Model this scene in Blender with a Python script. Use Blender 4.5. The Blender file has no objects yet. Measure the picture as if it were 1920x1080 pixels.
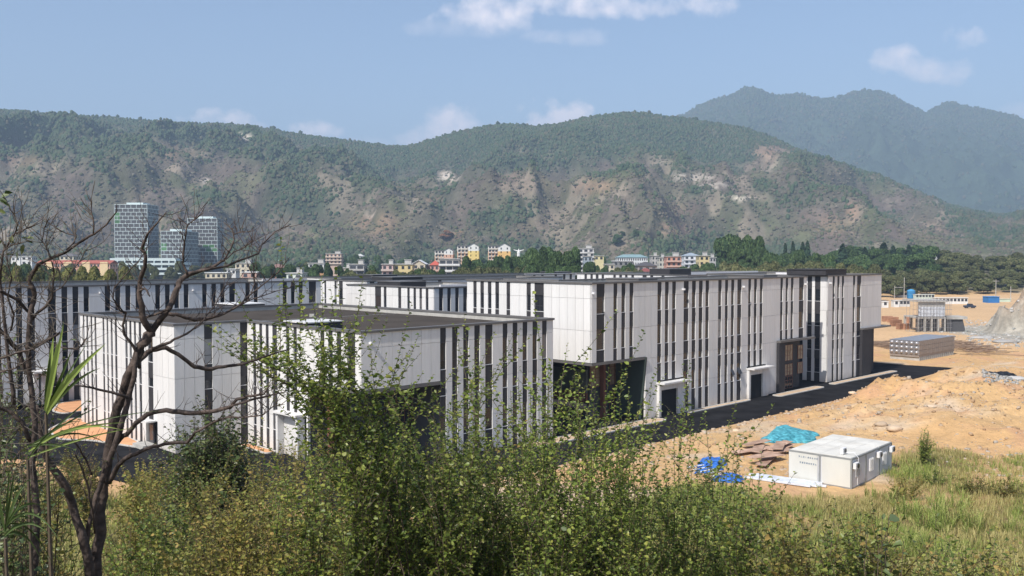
import bpy, math, random
import numpy as np
from mathutils import Vector, Matrix
random.seed(7)
RNG = np.random.default_rng(7)
SC = bpy.context.scene
COL = SC.collection
# ------------------------------------------------------------------ camera
F = 1730.0            # focal length in pixels of a 1920 px wide frame
CAMZ = 21.5
PITCH = math.atan(59.0 / F)
cd = bpy.data.cameras.new('camera'); cam = bpy.data.objects.new('camera', cd); COL.objects.link(cam)
cd.sensor_width = 36.0; cd.lens = 36.0 * F / 1920.0; cd.clip_start = 0.1; cd.clip_end = 30000
cam.location = (0, 0, CAMZ); cam.rotation_euler = (math.pi / 2 - PITCH, 0, 0)
SC.camera = cam
# ------------------------------------------------------------------ sun, sky
SUN_TO = Vector((-0.405, -0.53, 0.73)).normalized()     # direction towards the sun
SUN_EL = math.asin(SUN_TO.z)
SUN_AZ = math.atan2(SUN_TO.x, SUN_TO.y)                # from +Y, clockwise
sd = bpy.data.lights.new('sun', 'SUN'); so = bpy.data.objects.new('sun', sd); COL.objects.link(so)
sd.energy = 5.0; sd.angle = math.radians(0.55); sd.color = (1.0, 0.95, 0.88)
so.rotation_euler = SUN_TO.to_track_quat('Z', 'Y').to_euler()
W = bpy.data.worlds.new('World'); SC.world = W; W.use_nodes = True
nt = W.node_tree; N = nt.nodes; L = nt.links; N.clear()

def nd(tree, typ, **kw):
    n = tree.nodes.new(typ)
    for k, v in kw.items(): setattr(n, k, v)
    return n
def mth(tree, op, a, b=None, c=None, clamp=False):
    n = tree.nodes.new('ShaderNodeMath'); n.operation = op; n.use_clamp = clamp
    for i, v in enumerate((a, b, c)):
        if v is None: continue
        if isinstance(v, (int, float)): n.inputs[i].default_value = v
        else: tree.links.new(v, n.inputs[i])
    return n.outputs[0]
sky = nd(nt, 'ShaderNodeTexSky', sky_type='NISHITA', sun_disc=False, sun_elevation=SUN_EL, sun_rotation=SUN_AZ,
         altitude=0, air_density=1.0, dust_density=1.6, ozone_density=2.5)
tc = nd(nt, 'ShaderNodeTexCoord'); sx = nd(nt, 'ShaderNodeSeparateXYZ'); L.new(tc.outputs['Generated'], sx.inputs[0])
ymax = mth(nt, 'MAXIMUM', sx.outputs[1], 0.05)
ax = mth(nt, 'DIVIDE', sx.outputs[0], ymax); az = mth(nt, 'DIVIDE', sx.outputs[2], ymax)
cv = nd(nt, 'ShaderNodeCombineXYZ'); L.new(ax, cv.inputs[0]); L.new(az, cv.inputs[1])
nz = nd(nt, 'ShaderNodeTexNoise'); nz.inputs['Scale'].default_value = 15; nz.inputs['Detail'].default_value = 7; nz.inputs['Roughness'].default_value = 0.6
L.new(cv.outputs[0], nz.inputs['Vector'])
nz2 = nd(nt, 'ShaderNodeTexNoise'); nz2.inputs['Scale'].default_value = 48; nz2.inputs['Detail'].default_value = 5
L.new(cv.outputs[0], nz2.inputs['Vector'])
wob = mth(nt, 'ADD', mth(nt, 'MULTIPLY', mth(nt, 'SUBTRACT', nz.outputs[0], 0.5), 5.0), mth(nt, 'MULTIPLY', mth(nt, 'SUBTRACT', nz2.outputs[0], 0.5), 2.2))
CL = [(930, 22, 110, 42, 1.0), (1040, 8, 190, 30, 1.0), (1250, 12, 120, 26, .9), (1060, 68, 95, 18, .45), (900, 50, 120, 22, .35), (1040, 222, 66, 40, 1.7), (1015, 240, 48, 30, 1.5),
      (860, 238, 85, 38, 1.4), (800, 262, 70, 24, 1.1), (400, 222, 62, 24, 1.6), (580, 244, 54, 20, 1.6), (478, 238, 30, 9, .4),
      (1690, 112, 62, 34, .9), (1770, 128, 75, 28, .8), (1810, 74, 56, 26, .8), (1905, 205, 40, 22, .6), (700, 272, 60, 14, .3),
      (-260, 90, 160, 50, .7), (2300, 60, 180, 45, .7), (2150, 240, 120, 30, .6), (-120, 240, 100, 24, .5), (200, -220, 260, 60, .7), (1500, -260, 300, 70, .8)]
acc = None
COSP, SINP = math.cos(PITCH), math.sin(PITCH)
for (cx, cy, rx, ry, a) in CL:
    dx, dyy, dz = cx - 960, F * COSP + (540 - cy) * SINP, -F * SINP + (540 - cy) * COSP
    x0, z0 = dx / dyy, dz / dyy
    ex = mth(nt, 'DIVIDE', mth(nt, 'SUBTRACT', ax, x0), rx / F); ez = mth(nt, 'DIVIDE', mth(nt, 'SUBTRACT', az, z0), ry / F)
    r2 = mth(nt, 'ADD', mth(nt, 'MULTIPLY', ex, ex), mth(nt, 'MULTIPLY', ez, ez))
    v = mth(nt, 'SUBTRACT', 1.0, r2)
    v = mth(nt, 'ADD', v, mth(nt, 'MULTIPLY', wob, 1.0))
    v = mth(nt, 'MULTIPLY', v, 0.62, clamp=True)
    v = mth(nt, 'MULTIPLY', v, a)
    acc = v if acc is None else mth(nt, 'MAXIMUM', acc, v)
front = mth(nt, 'GREATER_THAN', sx.outputs[1], 0.06)
acc = mth(nt, 'MULTIPLY', acc, front)
acc = mth(nt, 'MULTIPLY', acc, 0.92); acc = mth(nt, 'MINIMUM', acc, 0.95)
mix = nd(nt, 'ShaderNodeMixRGB'); L.new(acc, mix.inputs[0])
mul = nd(nt, 'ShaderNodeMixRGB', blend_type='MULTIPLY'); mul.inputs[0].default_value = 1.0; mul.inputs[2].default_value = (1.16, 1.13, 1.12, 1)
L.new(sky.outputs[0], mul.inputs[1]); L.new(mul.outputs[0], mix.inputs[1])
mix.inputs[2].default_value = (8.6, 8.0, 8.4, 1)
bg = nd(nt, 'ShaderNodeBackground'); L.new(mix.outputs[0], bg.inputs[0]); bg.inputs[1].default_value = 0.127
wo = nd(nt, 'ShaderNodeOutputWorld'); L.new(bg.outputs[0], wo.inputs[0])
SC.view_settings.view_transform = 'Standard'; SC.view_settings.look = 'None'; SC.view_settings.gamma = 1
SC.view_settings.exposure = 0.27
try: SC.view_settings.use_curve_mapping = False
except Exception: pass
cy_ = SC.cycles
cy_.use_denoising = True; cy_.max_bounces = 5; cy_.diffuse_bounces = 3; cy_.glossy_bounces = 2; cy_.transmission_bounces = 3
cy_.volume_bounces = 0; cy_.transparent_max_bounces = 4; cy_.sample_clamp_indirect = 4
SC.render.engine = 'CYCLES'

# ------------------------------------------------------------------ projection helpers (pixel of the photograph -> place)
def ray(px, py):
    return Vector((px - 960.0, F * COSP + (540 - py) * SINP, -F * SINP + (540 - py) * COSP))
def on_z(px, py, z=0.0):
    d = ray(px, py); k = (z - CAMZ) / d.z
    return Vector((d.x * k, d.y * k, z))
def at_y(px, py, Y):
    d = ray(px, py); k = Y / d.y
    return Vector((d.x * k, Y, CAMZ + d.z * k))
def hx(px, Y, py=500): return ray(px, py).x / ray(px, py).y * Y
# ------------------------------------------------------------------ scene-graph helpers
def tag(o, label=None, cat=None, group=None, kind=None):
    if label: o['label'] = label
    if cat: o['category'] = cat
    if group: o['group'] = group
    if kind: o['kind'] = kind
    return o
def thing(name, label, cat, loc=(0, 0, 0), rotz=0.0, group=None):
    o = bpy.data.objects.new(name, None); COL.objects.link(o); o.location = loc; o.rotation_euler = (0, 0, rotz)
    o.empty_display_size = 0.2
    return tag(o, label, cat, group)
def link(name, me, parent=None, loc=(0, 0, 0), rotz=0.0, scale=None, rot=None):
    o = bpy.data.objects.new(name, me); COL.objects.link(o)
    if parent is not None: o.parent = parent
    o.location = loc; o.rotation_euler = rot if rot is not None else (0, 0, rotz)
    if scale is not None: o.scale = scale
    return o
def copy_tree(o, parent=None):
    c = o.copy(); COL.objects.link(c); c.parent = parent
    for ch in list(o.children): copy_tree(ch, c)
    return c
def npmesh(name, V, Fs, mats=(), mi=None, col=None, smooth=False):
    """V (n,3); Fs = list of (k,m) int arrays with m = 3 or 4 corners"""
    me = bpy.data.meshes.new(name); V = np.asarray(V, dtype=np.float32)
    me.vertices.add(len(V)); me.vertices.foreach_set('co', V.ravel())
    loops = np.concatenate([np.asarray(f, dtype=np.int32).ravel() for f in Fs])
    tot = np.concatenate([np.full(len(f), np.asarray(f).shape[1], dtype=np.int32) for f in Fs])
    st = np.concatenate([[0], np.cumsum(tot)[:-1]]).astype(np.int32)
    me.loops.add(len(loops)); me.loops.foreach_set('vertex_index', loops)
    me.polygons.add(len(tot)); me.polygons.foreach_set('loop_start', st)
    if mi is not None: me.polygons.foreach_set('material_index', np.asarray(mi, dtype=np.int32))
    if smooth: me.polygons.foreach_set('use_smooth', np.ones(len(tot), dtype=bool))
    me.update(calc_edges=True)
    if col is not None:
        a = me.color_attributes.new('Col', 'FLOAT_COLOR', 'POINT')
        c = np.ones((len(V), 4), dtype=np.float32); c[:, :3] = col; a.data.foreach_set('color', c.ravel())
    for m in mats: me.materials.append(m)
    return me
class MB:
    """collects boxes, prisms and tubes into one mesh"""
    def __init__(s): s.v = []; s.f = []; s.m = []
    def add(s, vs, fs, mi=0):
        b = len(s.v); s.v += [tuple(v) for v in vs]; s.f += [tuple(i + b for i in f) for f in fs]; s.m += [mi] * len(fs)
    def box(s, x0, x1, y0, y1, z0, z1, mi=0, M=None):
        vs = [(x0, y0, z0), (x1, y0, z0), (x1, y1, z0), (x0, y1, z0), (x0, y0, z1), (x1, y0, z1), (x1, y1, z1), (x0, y1, z1)]
        if M is not None: vs = [M @ Vector(v) for v in vs]
        s.add(vs, [(3, 2, 1, 0), (4, 5, 6, 7), (0, 1, 5, 4), (1, 2, 6, 5), (2, 3, 7, 6), (3, 0, 4, 7)], mi); return s
    def prism(s, poly, z0, z1, mi=0, mtop=None):
        n = len(poly); b = len(s.v)
        s.v += [(p[0], p[1], z0) for p in poly] + [(p[0], p[1], z1) for p in poly]
        for i in range(n):
            j = (i + 1) % n; s.f.append((b + i, b + j, b + n + j, b + n + i)); s.m.append(mi)
        s.f.append(tuple(b + n + i for i in range(n))); s.m.append(mi if mtop is None else mtop)
        s.f.append(tuple(b + i for i in reversed(range(n)))); s.m.append(mi)
        return s
    def tube(s, pts, rad, sides=6, mi=0, cap=True):
        n = len(pts); pts = [Vector(p) for p in pts]
        if not hasattr(rad, '__len__'): rad = [rad] * n
        b = len(s.v); up = Vector((0.31, 0.17, 0.93))
        for i, p in enumerate(pts):
            d = (pts[min(i + 1, n - 1)] - pts[max(i - 1, 0)]); d = d.normalized() if d.length > 1e-9 else Vector((0, 0, 1))
            a = d.cross(up)
            if a.length < 1e-3: a = d.cross(Vector((1, 0, 0)))
            a.normalize(); c = d.cross(a)
            for k in range(sides):
                t = 2 * math.pi * k / sides; s.v.append(tuple(p + (a * math.cos(t) + c * math.sin(t)) * rad[i]))
        for i in range(n - 1):
            for k in range(sides):
                k2 = (k + 1) % sides
                s.f.append((b + i * sides + k, b + i * sides + k2, b + (i + 1) * sides + k2, b + (i + 1) * sides + k)); s.m.append(mi)
        if cap:
            s.f.append(tuple(b + k for k in reversed(range(sides)))); s.m.append(mi)
            s.f.append(tuple(b + (n - 1) * sides + k for k in range(sides))); s.m.append(mi)
        return s
    def mesh(s, name, mats, smooth=False):
        me = bpy.data.meshes.new(name); me.from_pydata(s.v, [], s.f)
        me.polygons.foreach_set('material_index', s.m)
        if smooth: me.polygons.foreach_set('use_smooth', [True] * len(s.f))
        for m in (mats if isinstance(mats, (list, tuple)) else [mats]): me.materials.append(m)
        me.update(); return me
    def obj(s, name, mats, parent=None, loc=(0, 0, 0), rotz=0.0, smooth=False):
        return link(name, s.mesh(name, mats, smooth), parent, loc, rotz)
# ------------------------------------------------------------------ materials
def mat(name, c, rough=.75, var=.12, scale=2.0, metal=0.0, bump=0.0, objrand=0.0, stretch=None, c2=None, detail=5, spec=.4, coord='Object', island=0.0):
    m = bpy.data.materials.new(name); m.use_nodes = True; t = m.node_tree; b = t.nodes['Principled BSDF']
    b.inputs['Roughness'].default_value = rough; b.inputs['Metallic'].default_value = metal
    b.inputs['Specular IOR Level'].default_value = spec
    co = nd(t, 'ShaderNodeTexCoord'); no = nd(t, 'ShaderNodeTexNoise'); no.inputs['Scale'].default_value = scale; no.inputs['Detail'].default_value = detail
    src = co.outputs[coord] if coord in ('Object', 'Generated') else nd(t, 'ShaderNodeNewGeometry').outputs['Position']
    if stretch:
        mp = nd(t, 'ShaderNodeMapping'); mp.inputs['Scale'].default_value = stretch; t.links.new(src, mp.inputs[0]); src = mp.outputs[0]
    t.links.new(src, no.inputs['Vector'])
    ra = nd(t, 'ShaderNodeValToRGB'); c = tuple(c)
    lo = tuple(x * (1 - var) for x in c); hi = tuple(min(1, x * (1 + var)) for x in (c2 or c))
    ra.color_ramp.elements[0].position = .3; ra.color_ramp.elements[1].position = .7
    ra.color_ramp.elements[0].color = (*lo, 1); ra.color_ramp.elements[1].color = (*hi, 1)
    t.links.new(no.outputs[0], ra.inputs[0]); out = ra.outputs[0]
    if objrand or island:
        if island: r = nd(t, 'ShaderNodeNewGeometry').outputs['Random Per Island']; k = island
        else: r = nd(t, 'ShaderNodeObjectInfo').outputs['Random']; k = objrand
        f = mth(t, 'ADD', mth(t, 'MULTIPLY', r, 2 * k), 1 - k)
        vm = nd(t, 'ShaderNodeVectorMath', operation='SCALE'); t.links.new(out, vm.inputs[0]); t.links.new(f, vm.inputs['Scale']); out = vm.outputs[0]
    t.links.new(out, b.inputs['Base Color'])
    if bump:
        bu = nd(t, 'ShaderNodeBump'); bu.inputs['Strength'].default_value = bump; bu.inputs['Distance'].default_value = .05
        t.links.new(no.outputs[0], bu.inputs['Height']); t.links.new(bu.outputs[0], b.inputs['Normal'])
    return m
def leafmat(name, cols, trans=.35, rough=.5, spec=.3):
    """foliage: colour chosen per leaf (mesh island), some light passes through"""
    m = bpy.data.materials.new(name); m.use_nodes = True; t = m.node_tree; b = t.nodes['Principled BSDF']
    g = nd(t, 'ShaderNodeNewGeometry'); ra = nd(t, 'ShaderNodeValToRGB'); e = ra.color_ramp.elements
    n = len(cols); e[0].position = 0; e[0].color = (*cols[0], 1); e[1].position = 1; e[1].color = (*cols[-1], 1)
    for i in range(1, n - 1): x = e.new(i / (n - 1)); x.color = (*cols[i], 1)
    oi = nd(t, 'ShaderNodeObjectInfo')
    t.links.new(g.outputs['Random Per Island'], ra.inputs[0])
    f = mth(t, 'ADD', mth(t, 'MULTIPLY', oi.outputs['Random'], .5), .75)
    vm = nd(t, 'ShaderNodeVectorMath', operation='SCALE'); t.links.new(ra.outputs[0], vm.inputs[0]); t.links.new(f, vm.inputs['Scale'])
    t.links.new(vm.outputs[0], b.inputs['Base Color']); b.inputs['Roughness'].default_value = rough; b.inputs['Specular IOR Level'].default_value = spec
    if trans:
        tr = nd(t, 'ShaderNodeBsdfTranslucent'); t.links.new(vm.outputs[0], tr.inputs[0]); mx = nd(t, 'ShaderNodeMixShader'); mx.inputs[0].default_value = trans
        t.links.new(b.outputs[0], mx.inputs[1]); t.links.new(tr.outputs[0], mx.inputs[2]); t.links.new(mx.outputs[0], t.nodes['Material Output'].inputs[0])
    return m
def attrmat(name, rough=.9, fine=1.5, var=.25, bump=.4, bscale=1.2, spec=.2):
    """ground: albedo from the sheet's colour attribute, with fine grain"""
    m = bpy.data.materials.new(name); m.use_nodes = True; t = m.node_tree; b = t.nodes['Principled BSDF']
    a = nd(t, 'ShaderNodeVertexColor', layer_name='Col'); ge = nd(t, 'ShaderNodeNewGeometry')
    no = nd(t, 'ShaderNodeTexNoise'); no.inputs['Scale'].default_value = fine; no.inputs['Detail'].default_value = 8; no.inputs['Roughness'].default_value = .7
    t.links.new(ge.outputs['Position'], no.inputs['Vector'])
    f = mth(t, 'ADD', mth(t, 'MULTIPLY', mth(t, 'SUBTRACT', no.outputs[0], .5), var * 4), 1.0)
    vm = nd(t, 'ShaderNodeVectorMath', operation='SCALE'); t.links.new(a.outputs[0], vm.inputs[0]); t.links.new(f, vm.inputs['Scale'])
    t.links.new(vm.outputs[0], b.inputs['Base Color']); b.inputs['Roughness'].default_value = rough; b.inputs['Specular IOR Level'].default_value = spec
    if bump:
        n2 = nd(t, 'ShaderNodeTexNoise'); n2.inputs['Scale'].default_value = bscale; n2.inputs['Detail'].default_value = 9; n2.inputs['Roughness'].default_value = .7
        t.links.new(ge.outputs['Position'], n2.inputs['Vector'])
        bu = nd(t, 'ShaderNodeBump'); bu.inputs['Strength'].default_value = bump; bu.inputs['Distance'].default_value = .6 / bscale
        t.links.new(n2.outputs[0], bu.inputs['Height']); t.links.new(bu.outputs[0], b.inputs['Normal'])
    return m
M = {}
M['white'] = mat('white_cladding', (.70, .69, .672), .5, .05, .8, objrand=.045, stretch=(3, 1, .35))
def splash(m, top=2.0, k=.55, col=(.34, .26, .18), streak=.10):
    """mud splashed up from the ground and faint rain streaks, worn into the cladding itself"""
    t = m.node_tree; b = t.nodes['Principled BSDF']; src = b.inputs['Base Color'].links[0].from_socket
    ge = nd(t, 'ShaderNodeNewGeometry'); sz = nd(t, 'ShaderNodeSeparateXYZ'); t.links.new(ge.outputs['Position'], sz.inputs[0])
    no = nd(t, 'ShaderNodeTexNoise'); no.inputs['Scale'].default_value = 1.3; no.inputs['Detail'].default_value = 7; t.links.new(ge.outputs['Position'], no.inputs['Vector'])
    f = mth(t, 'SUBTRACT', 1.0, mth(t, 'DIVIDE', sz.outputs[2], top), clamp=True); f = mth(t, 'MULTIPLY', mth(t, 'POWER', f, 1.6), mth(t, 'MULTIPLY', no.outputs[0], 1.6 * k), clamp=True)
    mp = nd(t, 'ShaderNodeMapping'); mp.inputs['Scale'].default_value = (4.0, 4.0, .12); t.links.new(ge.outputs['Position'], mp.inputs[0])
    n2 = nd(t, 'ShaderNodeTexNoise'); n2.inputs['Scale'].default_value = 1.0; n2.inputs['Detail'].default_value = 4; t.links.new(mp.outputs[0], n2.inputs['Vector'])
    g = mth(t, 'MULTIPLY', mth(t, 'SUBTRACT', n2.outputs[0], .5, clamp=True), streak * 4, clamp=True)
    mx = nd(t, 'ShaderNodeMixRGB'); mx.inputs[2].default_value = (*col, 1); t.links.new(mth(t, 'MAXIMUM', f, g), mx.inputs[0]); t.links.new(src, mx.inputs[1]); t.links.new(mx.outputs[0], b.inputs['Base Color'])
splash(M['white'])
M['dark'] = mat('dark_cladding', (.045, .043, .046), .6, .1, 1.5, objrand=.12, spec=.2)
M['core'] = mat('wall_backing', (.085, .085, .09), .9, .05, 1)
M['wback'] = mat('white_backing', (.62, .61, .62), .7, .05, 1)
M['cap'] = mat('roof_edge_metal', (.13, .124, .120), .5, .12, .6, coord='W')
M['roof_dark'] = mat('dark_roof_membrane', (.070, .060, .052), 1.0, .16, .25, coord='W', bump=.1, spec=.03)
M['roof_lt'] = mat('pale_roof_concrete', (.30, .29, .27), .9, .1, .3, coord='W')
M['frame'] = mat('window_frame_metal', (.04, .04, .045), .4, .1, 3)
M['sill'] = mat('white_sill', (.72, .72, .72), .5, .04, 3)
M['conc'] = mat('concrete', (.42, .41, .38), .9, .12, 1.2, coord='W', bump=.1)
M['kerb'] = mat('kerb_concrete', (.52, .50, .46), .9, .12, 1.0, coord='W')
M['asphalt'] = mat('asphalt', (.014, .014, .016), 1.0, .25, .35, coord='W', bump=.12, c2=(.022, .022, .024), spec=.04)
M['oearth'] = mat('orange_earth_fill', (.62, .32, .16), .95, .12, .7, coord='W', bump=.3)
M['sand'] = mat('pale_earth_fill', (.52, .38, .25), .95, .15, .9, coord='W', bump=.3)
M['metal'] = mat('galvanised_metal', (.35, .35, .36), .4, .1, 2, metal=.6)
M['black'] = mat('painted_doorway_dark', (.012, .012, .013), .9, .1, 1)  # flat black paints the unlit space behind the open doors
M['greyg'] = mat('green_grey_panel', (.13, .15, .14), .5, .08, 1, objrand=.05)
M['brownred'] = mat('red_brown_panel', (.20, .085, .055), .5, .1, 1, objrand=.05)
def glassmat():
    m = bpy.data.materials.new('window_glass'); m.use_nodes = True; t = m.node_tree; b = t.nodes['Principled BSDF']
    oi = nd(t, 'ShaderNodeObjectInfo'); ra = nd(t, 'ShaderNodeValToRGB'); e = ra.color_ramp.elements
    e[0].color = (.012, .014, .018, 1); e[1].color = (.06, .045, .04, 1); e[1].position = 1; x = e.new(.6); x.color = (.025, .028, .035, 1); x = e.new(.9); x.color = (.04, .037, .042, 1); e[-1].position = .97; x = e.new(.985); x.color = (.30, .31, .32, 1)  # palest stop paints bright see-through views into a few panes
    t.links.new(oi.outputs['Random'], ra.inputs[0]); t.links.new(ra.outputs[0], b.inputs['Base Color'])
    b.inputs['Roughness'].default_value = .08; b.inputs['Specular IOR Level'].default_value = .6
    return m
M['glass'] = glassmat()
# ------------------------------------------------------------------ numpy noise
_T = RNG.random((256, 256))
def vn(x, y, s=0):
    x = np.asarray(x, float) + s * 37.17; y = np.asarray(y, float) + s * 91.7
    xi = np.floor(x).astype(int); yi = np.floor(y).astype(int); fx = x - xi; fy = y - yi
    fx = fx * fx * (3 - 2 * fx); fy = fy * fy * (3 - 2 * fy)
    a = _T[xi & 255, yi & 255]; b = _T[(xi + 1) & 255, yi & 255]; c = _T[xi & 255, (yi + 1) & 255]; d = _T[(xi + 1) & 255, (yi + 1) & 255]
    return (a * (1 - fx) + b * fx) * (1 - fy) + (c * (1 - fx) + d * fx) * fy
def fbm(x, y, s=0, o=5, g=.5):
    r = 0; a = 1; t = 0
    for i in range(o): r = r + a * vn(x * 2 ** i, y * 2 ** i, s + i * 3); t += a; a *= g
    return r / t
def sst(a, b, x): t = np.clip((x - a) / (b - a), 0, 1); return t * t * (3 - 2 * t)
# ------------------------------------------------------------------ the factory grid: u runs away to the right, v away to the left
ang_u = math.radians(45.4)
U = Vector((math.sin(ang_u), math.cos(ang_u))); Vv = Vector((-U.y, U.x))
C1 = on_z(1110, 533, 18.1).xy
def g2w(t, w): return C1 + U * t + Vv * w
def w2g(p): d = Vector((p[0], p[1])) - C1; return d.dot(U), d.dot(Vv)
def col_hit(px, p, d):
    """parameter k at which the vertical plane through pixel column px meets the line p + k d"""
    r = ray(px, 600); c = Vector((r.x, r.y)); den = c.x * d.y - c.y * d.x
    return (c.y * p.x - c.x * p.y) / den
def t_at(px, w): return col_hit(px, g2w(0, w), U)
def w_at(px, t): return col_hit(px, g2w(t, 0), Vv)
# ================================================================== GROUND
YF = (np.array([-400, -60, -50, -35.6, -26, -14, 0, 20, 60, 100, 400.]), np.array([120, 99, 94.5, 84, 79, 74.5, 72, 71, 72, 76, 90.]))
HQ = (np.array([-6, -1, -.3, 0, .12, .25, .4, .55, .7, .86, 1.0]), np.array([34, 30, 23, 19.8, 16.6, 13.0, 9.4, 5.9, 2.9, .7, 0.]))
MOUNDS = [(1640, 752, 1.9, 7), (1700, 750, .9, 7), (1795, 718, 1.7, 7), (1850, 735, 1.6, 12), (1890, 780, 2.4, 14), (1750, 772, 1.4, 10), (1560, 785, .8, 5),
          (1480, 805, .6, 5), (1700, 800, 1.0, 8), (1840, 820, 1.3, 9), (1600, 790, .7, 6), (1420, 826, .5, 5), (1350, 840, .5, 4), (1820, 640, .9, 6), (1870, 640, 1.2, 8)]
MOUNDS = [(*on_z(a, b).xy, h * 1.05, r * .85) for a, b, h, r in MOUNDS]
def hill(X, Y):
    yf = np.interp(X, *YF); return np.interp(Y / yf, *HQ)
def gz(X, Y, noise=True):
    X = np.asarray(X, float); Y = np.asarray(Y, float)
    z = hill(X, Y); hn = sst(.02, .9, 1 - Y / np.interp(X, *YF))
    z = z + hn * (fbm(X * .12, Y * .12, 1) - .5) * 1.4 * sst(4, 16, np.hypot(X, Y))
    s = -((X - C1.x) * Vv.x + (Y - C1.y) * Vv.y)
    road = sst(10.6, 13.5, s) * (1 - hn) * sst(-20, -5, X) * sst(1.0, 1.06, Y / np.interp(X, *YF))
    m = (fbm(X * .16, Y * .16, 5) - .42) * 1.3 + (.55 - np.abs(2 * fbm(X * .45, Y * .45, 9, 4) - 1)) * .35
    yard = sst(0, 30, Y - 200) * .8
    site = sst(0, 25, X - (15 + 0 * Y))
    z = z + road * site * np.maximum(m, 0) * (1 - yard)
    b = 0
    for (mx, my, h, r) in MOUNDS:
        d2 = ((X - mx) ** 2 + (Y - my) ** 2) / r ** 2
        b = b + h * np.exp(-d2)
    z = z + b * sst(10.3, 14, s) * (.45 + 1.1 * fbm(X * .35, Y * .35, 12, 5))
    # quarry face at the right edge
    rx, ry = 171., 262.
    r = np.hypot((X - rx) / 33, (Y - ry) / 27); r = r * (1 + .6 * (fbm(X * .09, Y * .09, 20) - .5))
    z = z + 17 * (1 - sst(.55, 1.0, r)) * (1 + .5 * (fbm(X * .22, Y * .22, 22, 5) - .5)) * (r < 1.2) + (1 - sst(.8, 1.1, r)) * (.5 - np.abs(2 * fbm(X * .16, Y * .16, 25, 5) - 1)) * 4
    # wooded knoll beyond the yard, rising to the foot of the mountains
    z = z + 13 * sst(470, 700, Y) * sst(110, 260, X) * (.8 + .4 * fbm(X * .01, Y * .01, 30))
    z = z + 9 * sst(820, 1250, Y) * (.8 + .4 * fbm(X * .006, Y * .006, 31))
    return z
def veg(X, Y):
    """how grown-over the ground is: the slope below the camera and the weedy rim of the site"""
    pts = [(1300, 905), (1400, 922), (1480, 935), (1600, 935), (1655, 915), (1700, 872), (1760, 856), (1850, 872), (1960, 868)]
    P = [on_z(a, b) for a, b in pts]
    yb = np.interp(X, [-60, -35, -14, 2] + [p.x for p in P], [97, 83, 73.5, 72.5] + [p.y for p in P])
    yb = np.where(X > 2, yb, np.interp(X, *YF) - 1.5)
    n = fbm(X * .12, Y * .12, 40, 4)
    bare = 1 - .9 * np.exp(-((X - on_z(1740, 940).x) / 5) ** 2 - ((Y - on_z(1740, 940).y) / 4.5) ** 2) - .8 * np.exp(-((X - on_z(1880, 905).x) / 6) ** 2 - ((Y - on_z(1880, 905).y) / 3.5) ** 2)
    return np.clip(bare, .04, 1) * sst(1.5, -2.5, Y - yb - (n - .5) * 10 * sst(20, 40, X)) * (.35 + .65 * sst(.36, .5, fbm(X * .2, Y * .2, 43, 3) + .12 * sst(60, 35, X)))
def ground_colour(X, Y, z):
    n1 = fbm(X * .05, Y * .05, 50)[..., None]; n2 = fbm(X * .3, Y * .3, 53)[..., None]; n3 = fbm(X * .02, Y * .02, 57)[..., None]
    dirt = np.array([.57, .335, .15]) * (1 - n1) + np.array([.63, .43, .215]) * n1
    dirt = dirt * (.8 + .4 * n2)
    pink = sst(.55, .7, n2) * .5; dirt = dirt * (1 - pink) + np.array([.50, .27, .17]) * pink
    pale = sst(.60, .72, fbm(X * .09, Y * .14, 59))[..., None] * .6
    dirt = dirt * (1 - pale) + np.array([.60, .50, .38]) * pale
    soil = np.array([.17, .13, .06]) * (.7 + .6 * n2); v = veg(X, Y)[..., None]
    c = dirt * (1 - v) + soil * v
    yardm = (sst(205, 225, Y) * sst(520, 480, Y) * sst(70, 90, X))[..., None]
    c = c * (1 - yardm) + (np.array([.60, .40, .22]) * (.85 + .3 * n1)) * yardm
    # quarry rock and its rubble apron
    r = np.hypot((X - 163.) / 42, (Y - 258.) / 34)
    rk = (1 - sst(.85, 1.12, r + .5 * (fbm(X * .12, Y * .12, 60) - .5)))[..., None]
    rock = np.array([.40, .37, .31]) * (.35 + 1.1 * fbm(X * .5, Y * .5, 61, 5)[..., None]); br = sst(4, 12, z + 6 * (n2[..., 0] - .5))[..., None] * .8; rock = rock * (1 - br) + np.array([.42, .30, .20]) * (.8 + .4 * n2) * br
    c = c * (1 - rk) + rock * rk
    far = sst(0, 40, Y - np.where(X > 60, 500, 190))[..., None]
    fc = np.array([.085, .095, .045]) * n1 * 2 * (1 - n3) + np.array([.17, .14, .09]) * n3
    # wheel tracks across the bare ground
    for (ax_, ay_, bx_, by_) in ((1300, 860, 1700, 770), (1700, 770, 1900, 670), (1450, 830, 1920, 800)):
        a_, b_ = on_z(ax_, ay_), on_z(bx_, by_); dx, dy = b_.x - a_.x, b_.y - a_.y; L2 = math.hypot(dx, dy); t = ((X - a_.x) * dx + (Y - a_.y) * dy) / L2; o = ((X - a_.x) * dy - (Y - a_.y) * dx) / L2 + 5 * (fbm(t * .03, t * 0, 95) - .5)
        w_ = (np.exp(-((np.abs(o) - 1.2) / .5) ** 2) * (t > 0) * (t < L2) * .5 * sst(.35, .55, fbm(X * .2, Y * .2, 96)))[..., None] * (1 - v) * (1 - rk); c = c * (1 - w_) + np.array([.66, .50, .32]) * w_
    return c * (1 - far) + fc * far
xs = np.unique(np.concatenate([np.arange(-4000, -300, 300), np.arange(-300, -90, 12), np.arange(-90, 170, 1.0), np.arange(170, 420, 6), np.arange(420, 4200, 260)]).astype(float))
ys = np.unique(np.concatenate([np.arange(-2500, -100, 300), np.arange(-100, 0, 8), np.arange(0, 300, 1.0), np.arange(300, 700, 6), np.arange(700, 1500, 30)]).astype(float))
GX, GY = np.meshgrid(xs, ys); GZ = gz(GX, GY); nx, ny = len(xs), len(ys)
GC = ground_colour(GX, GY, GZ)
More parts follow.
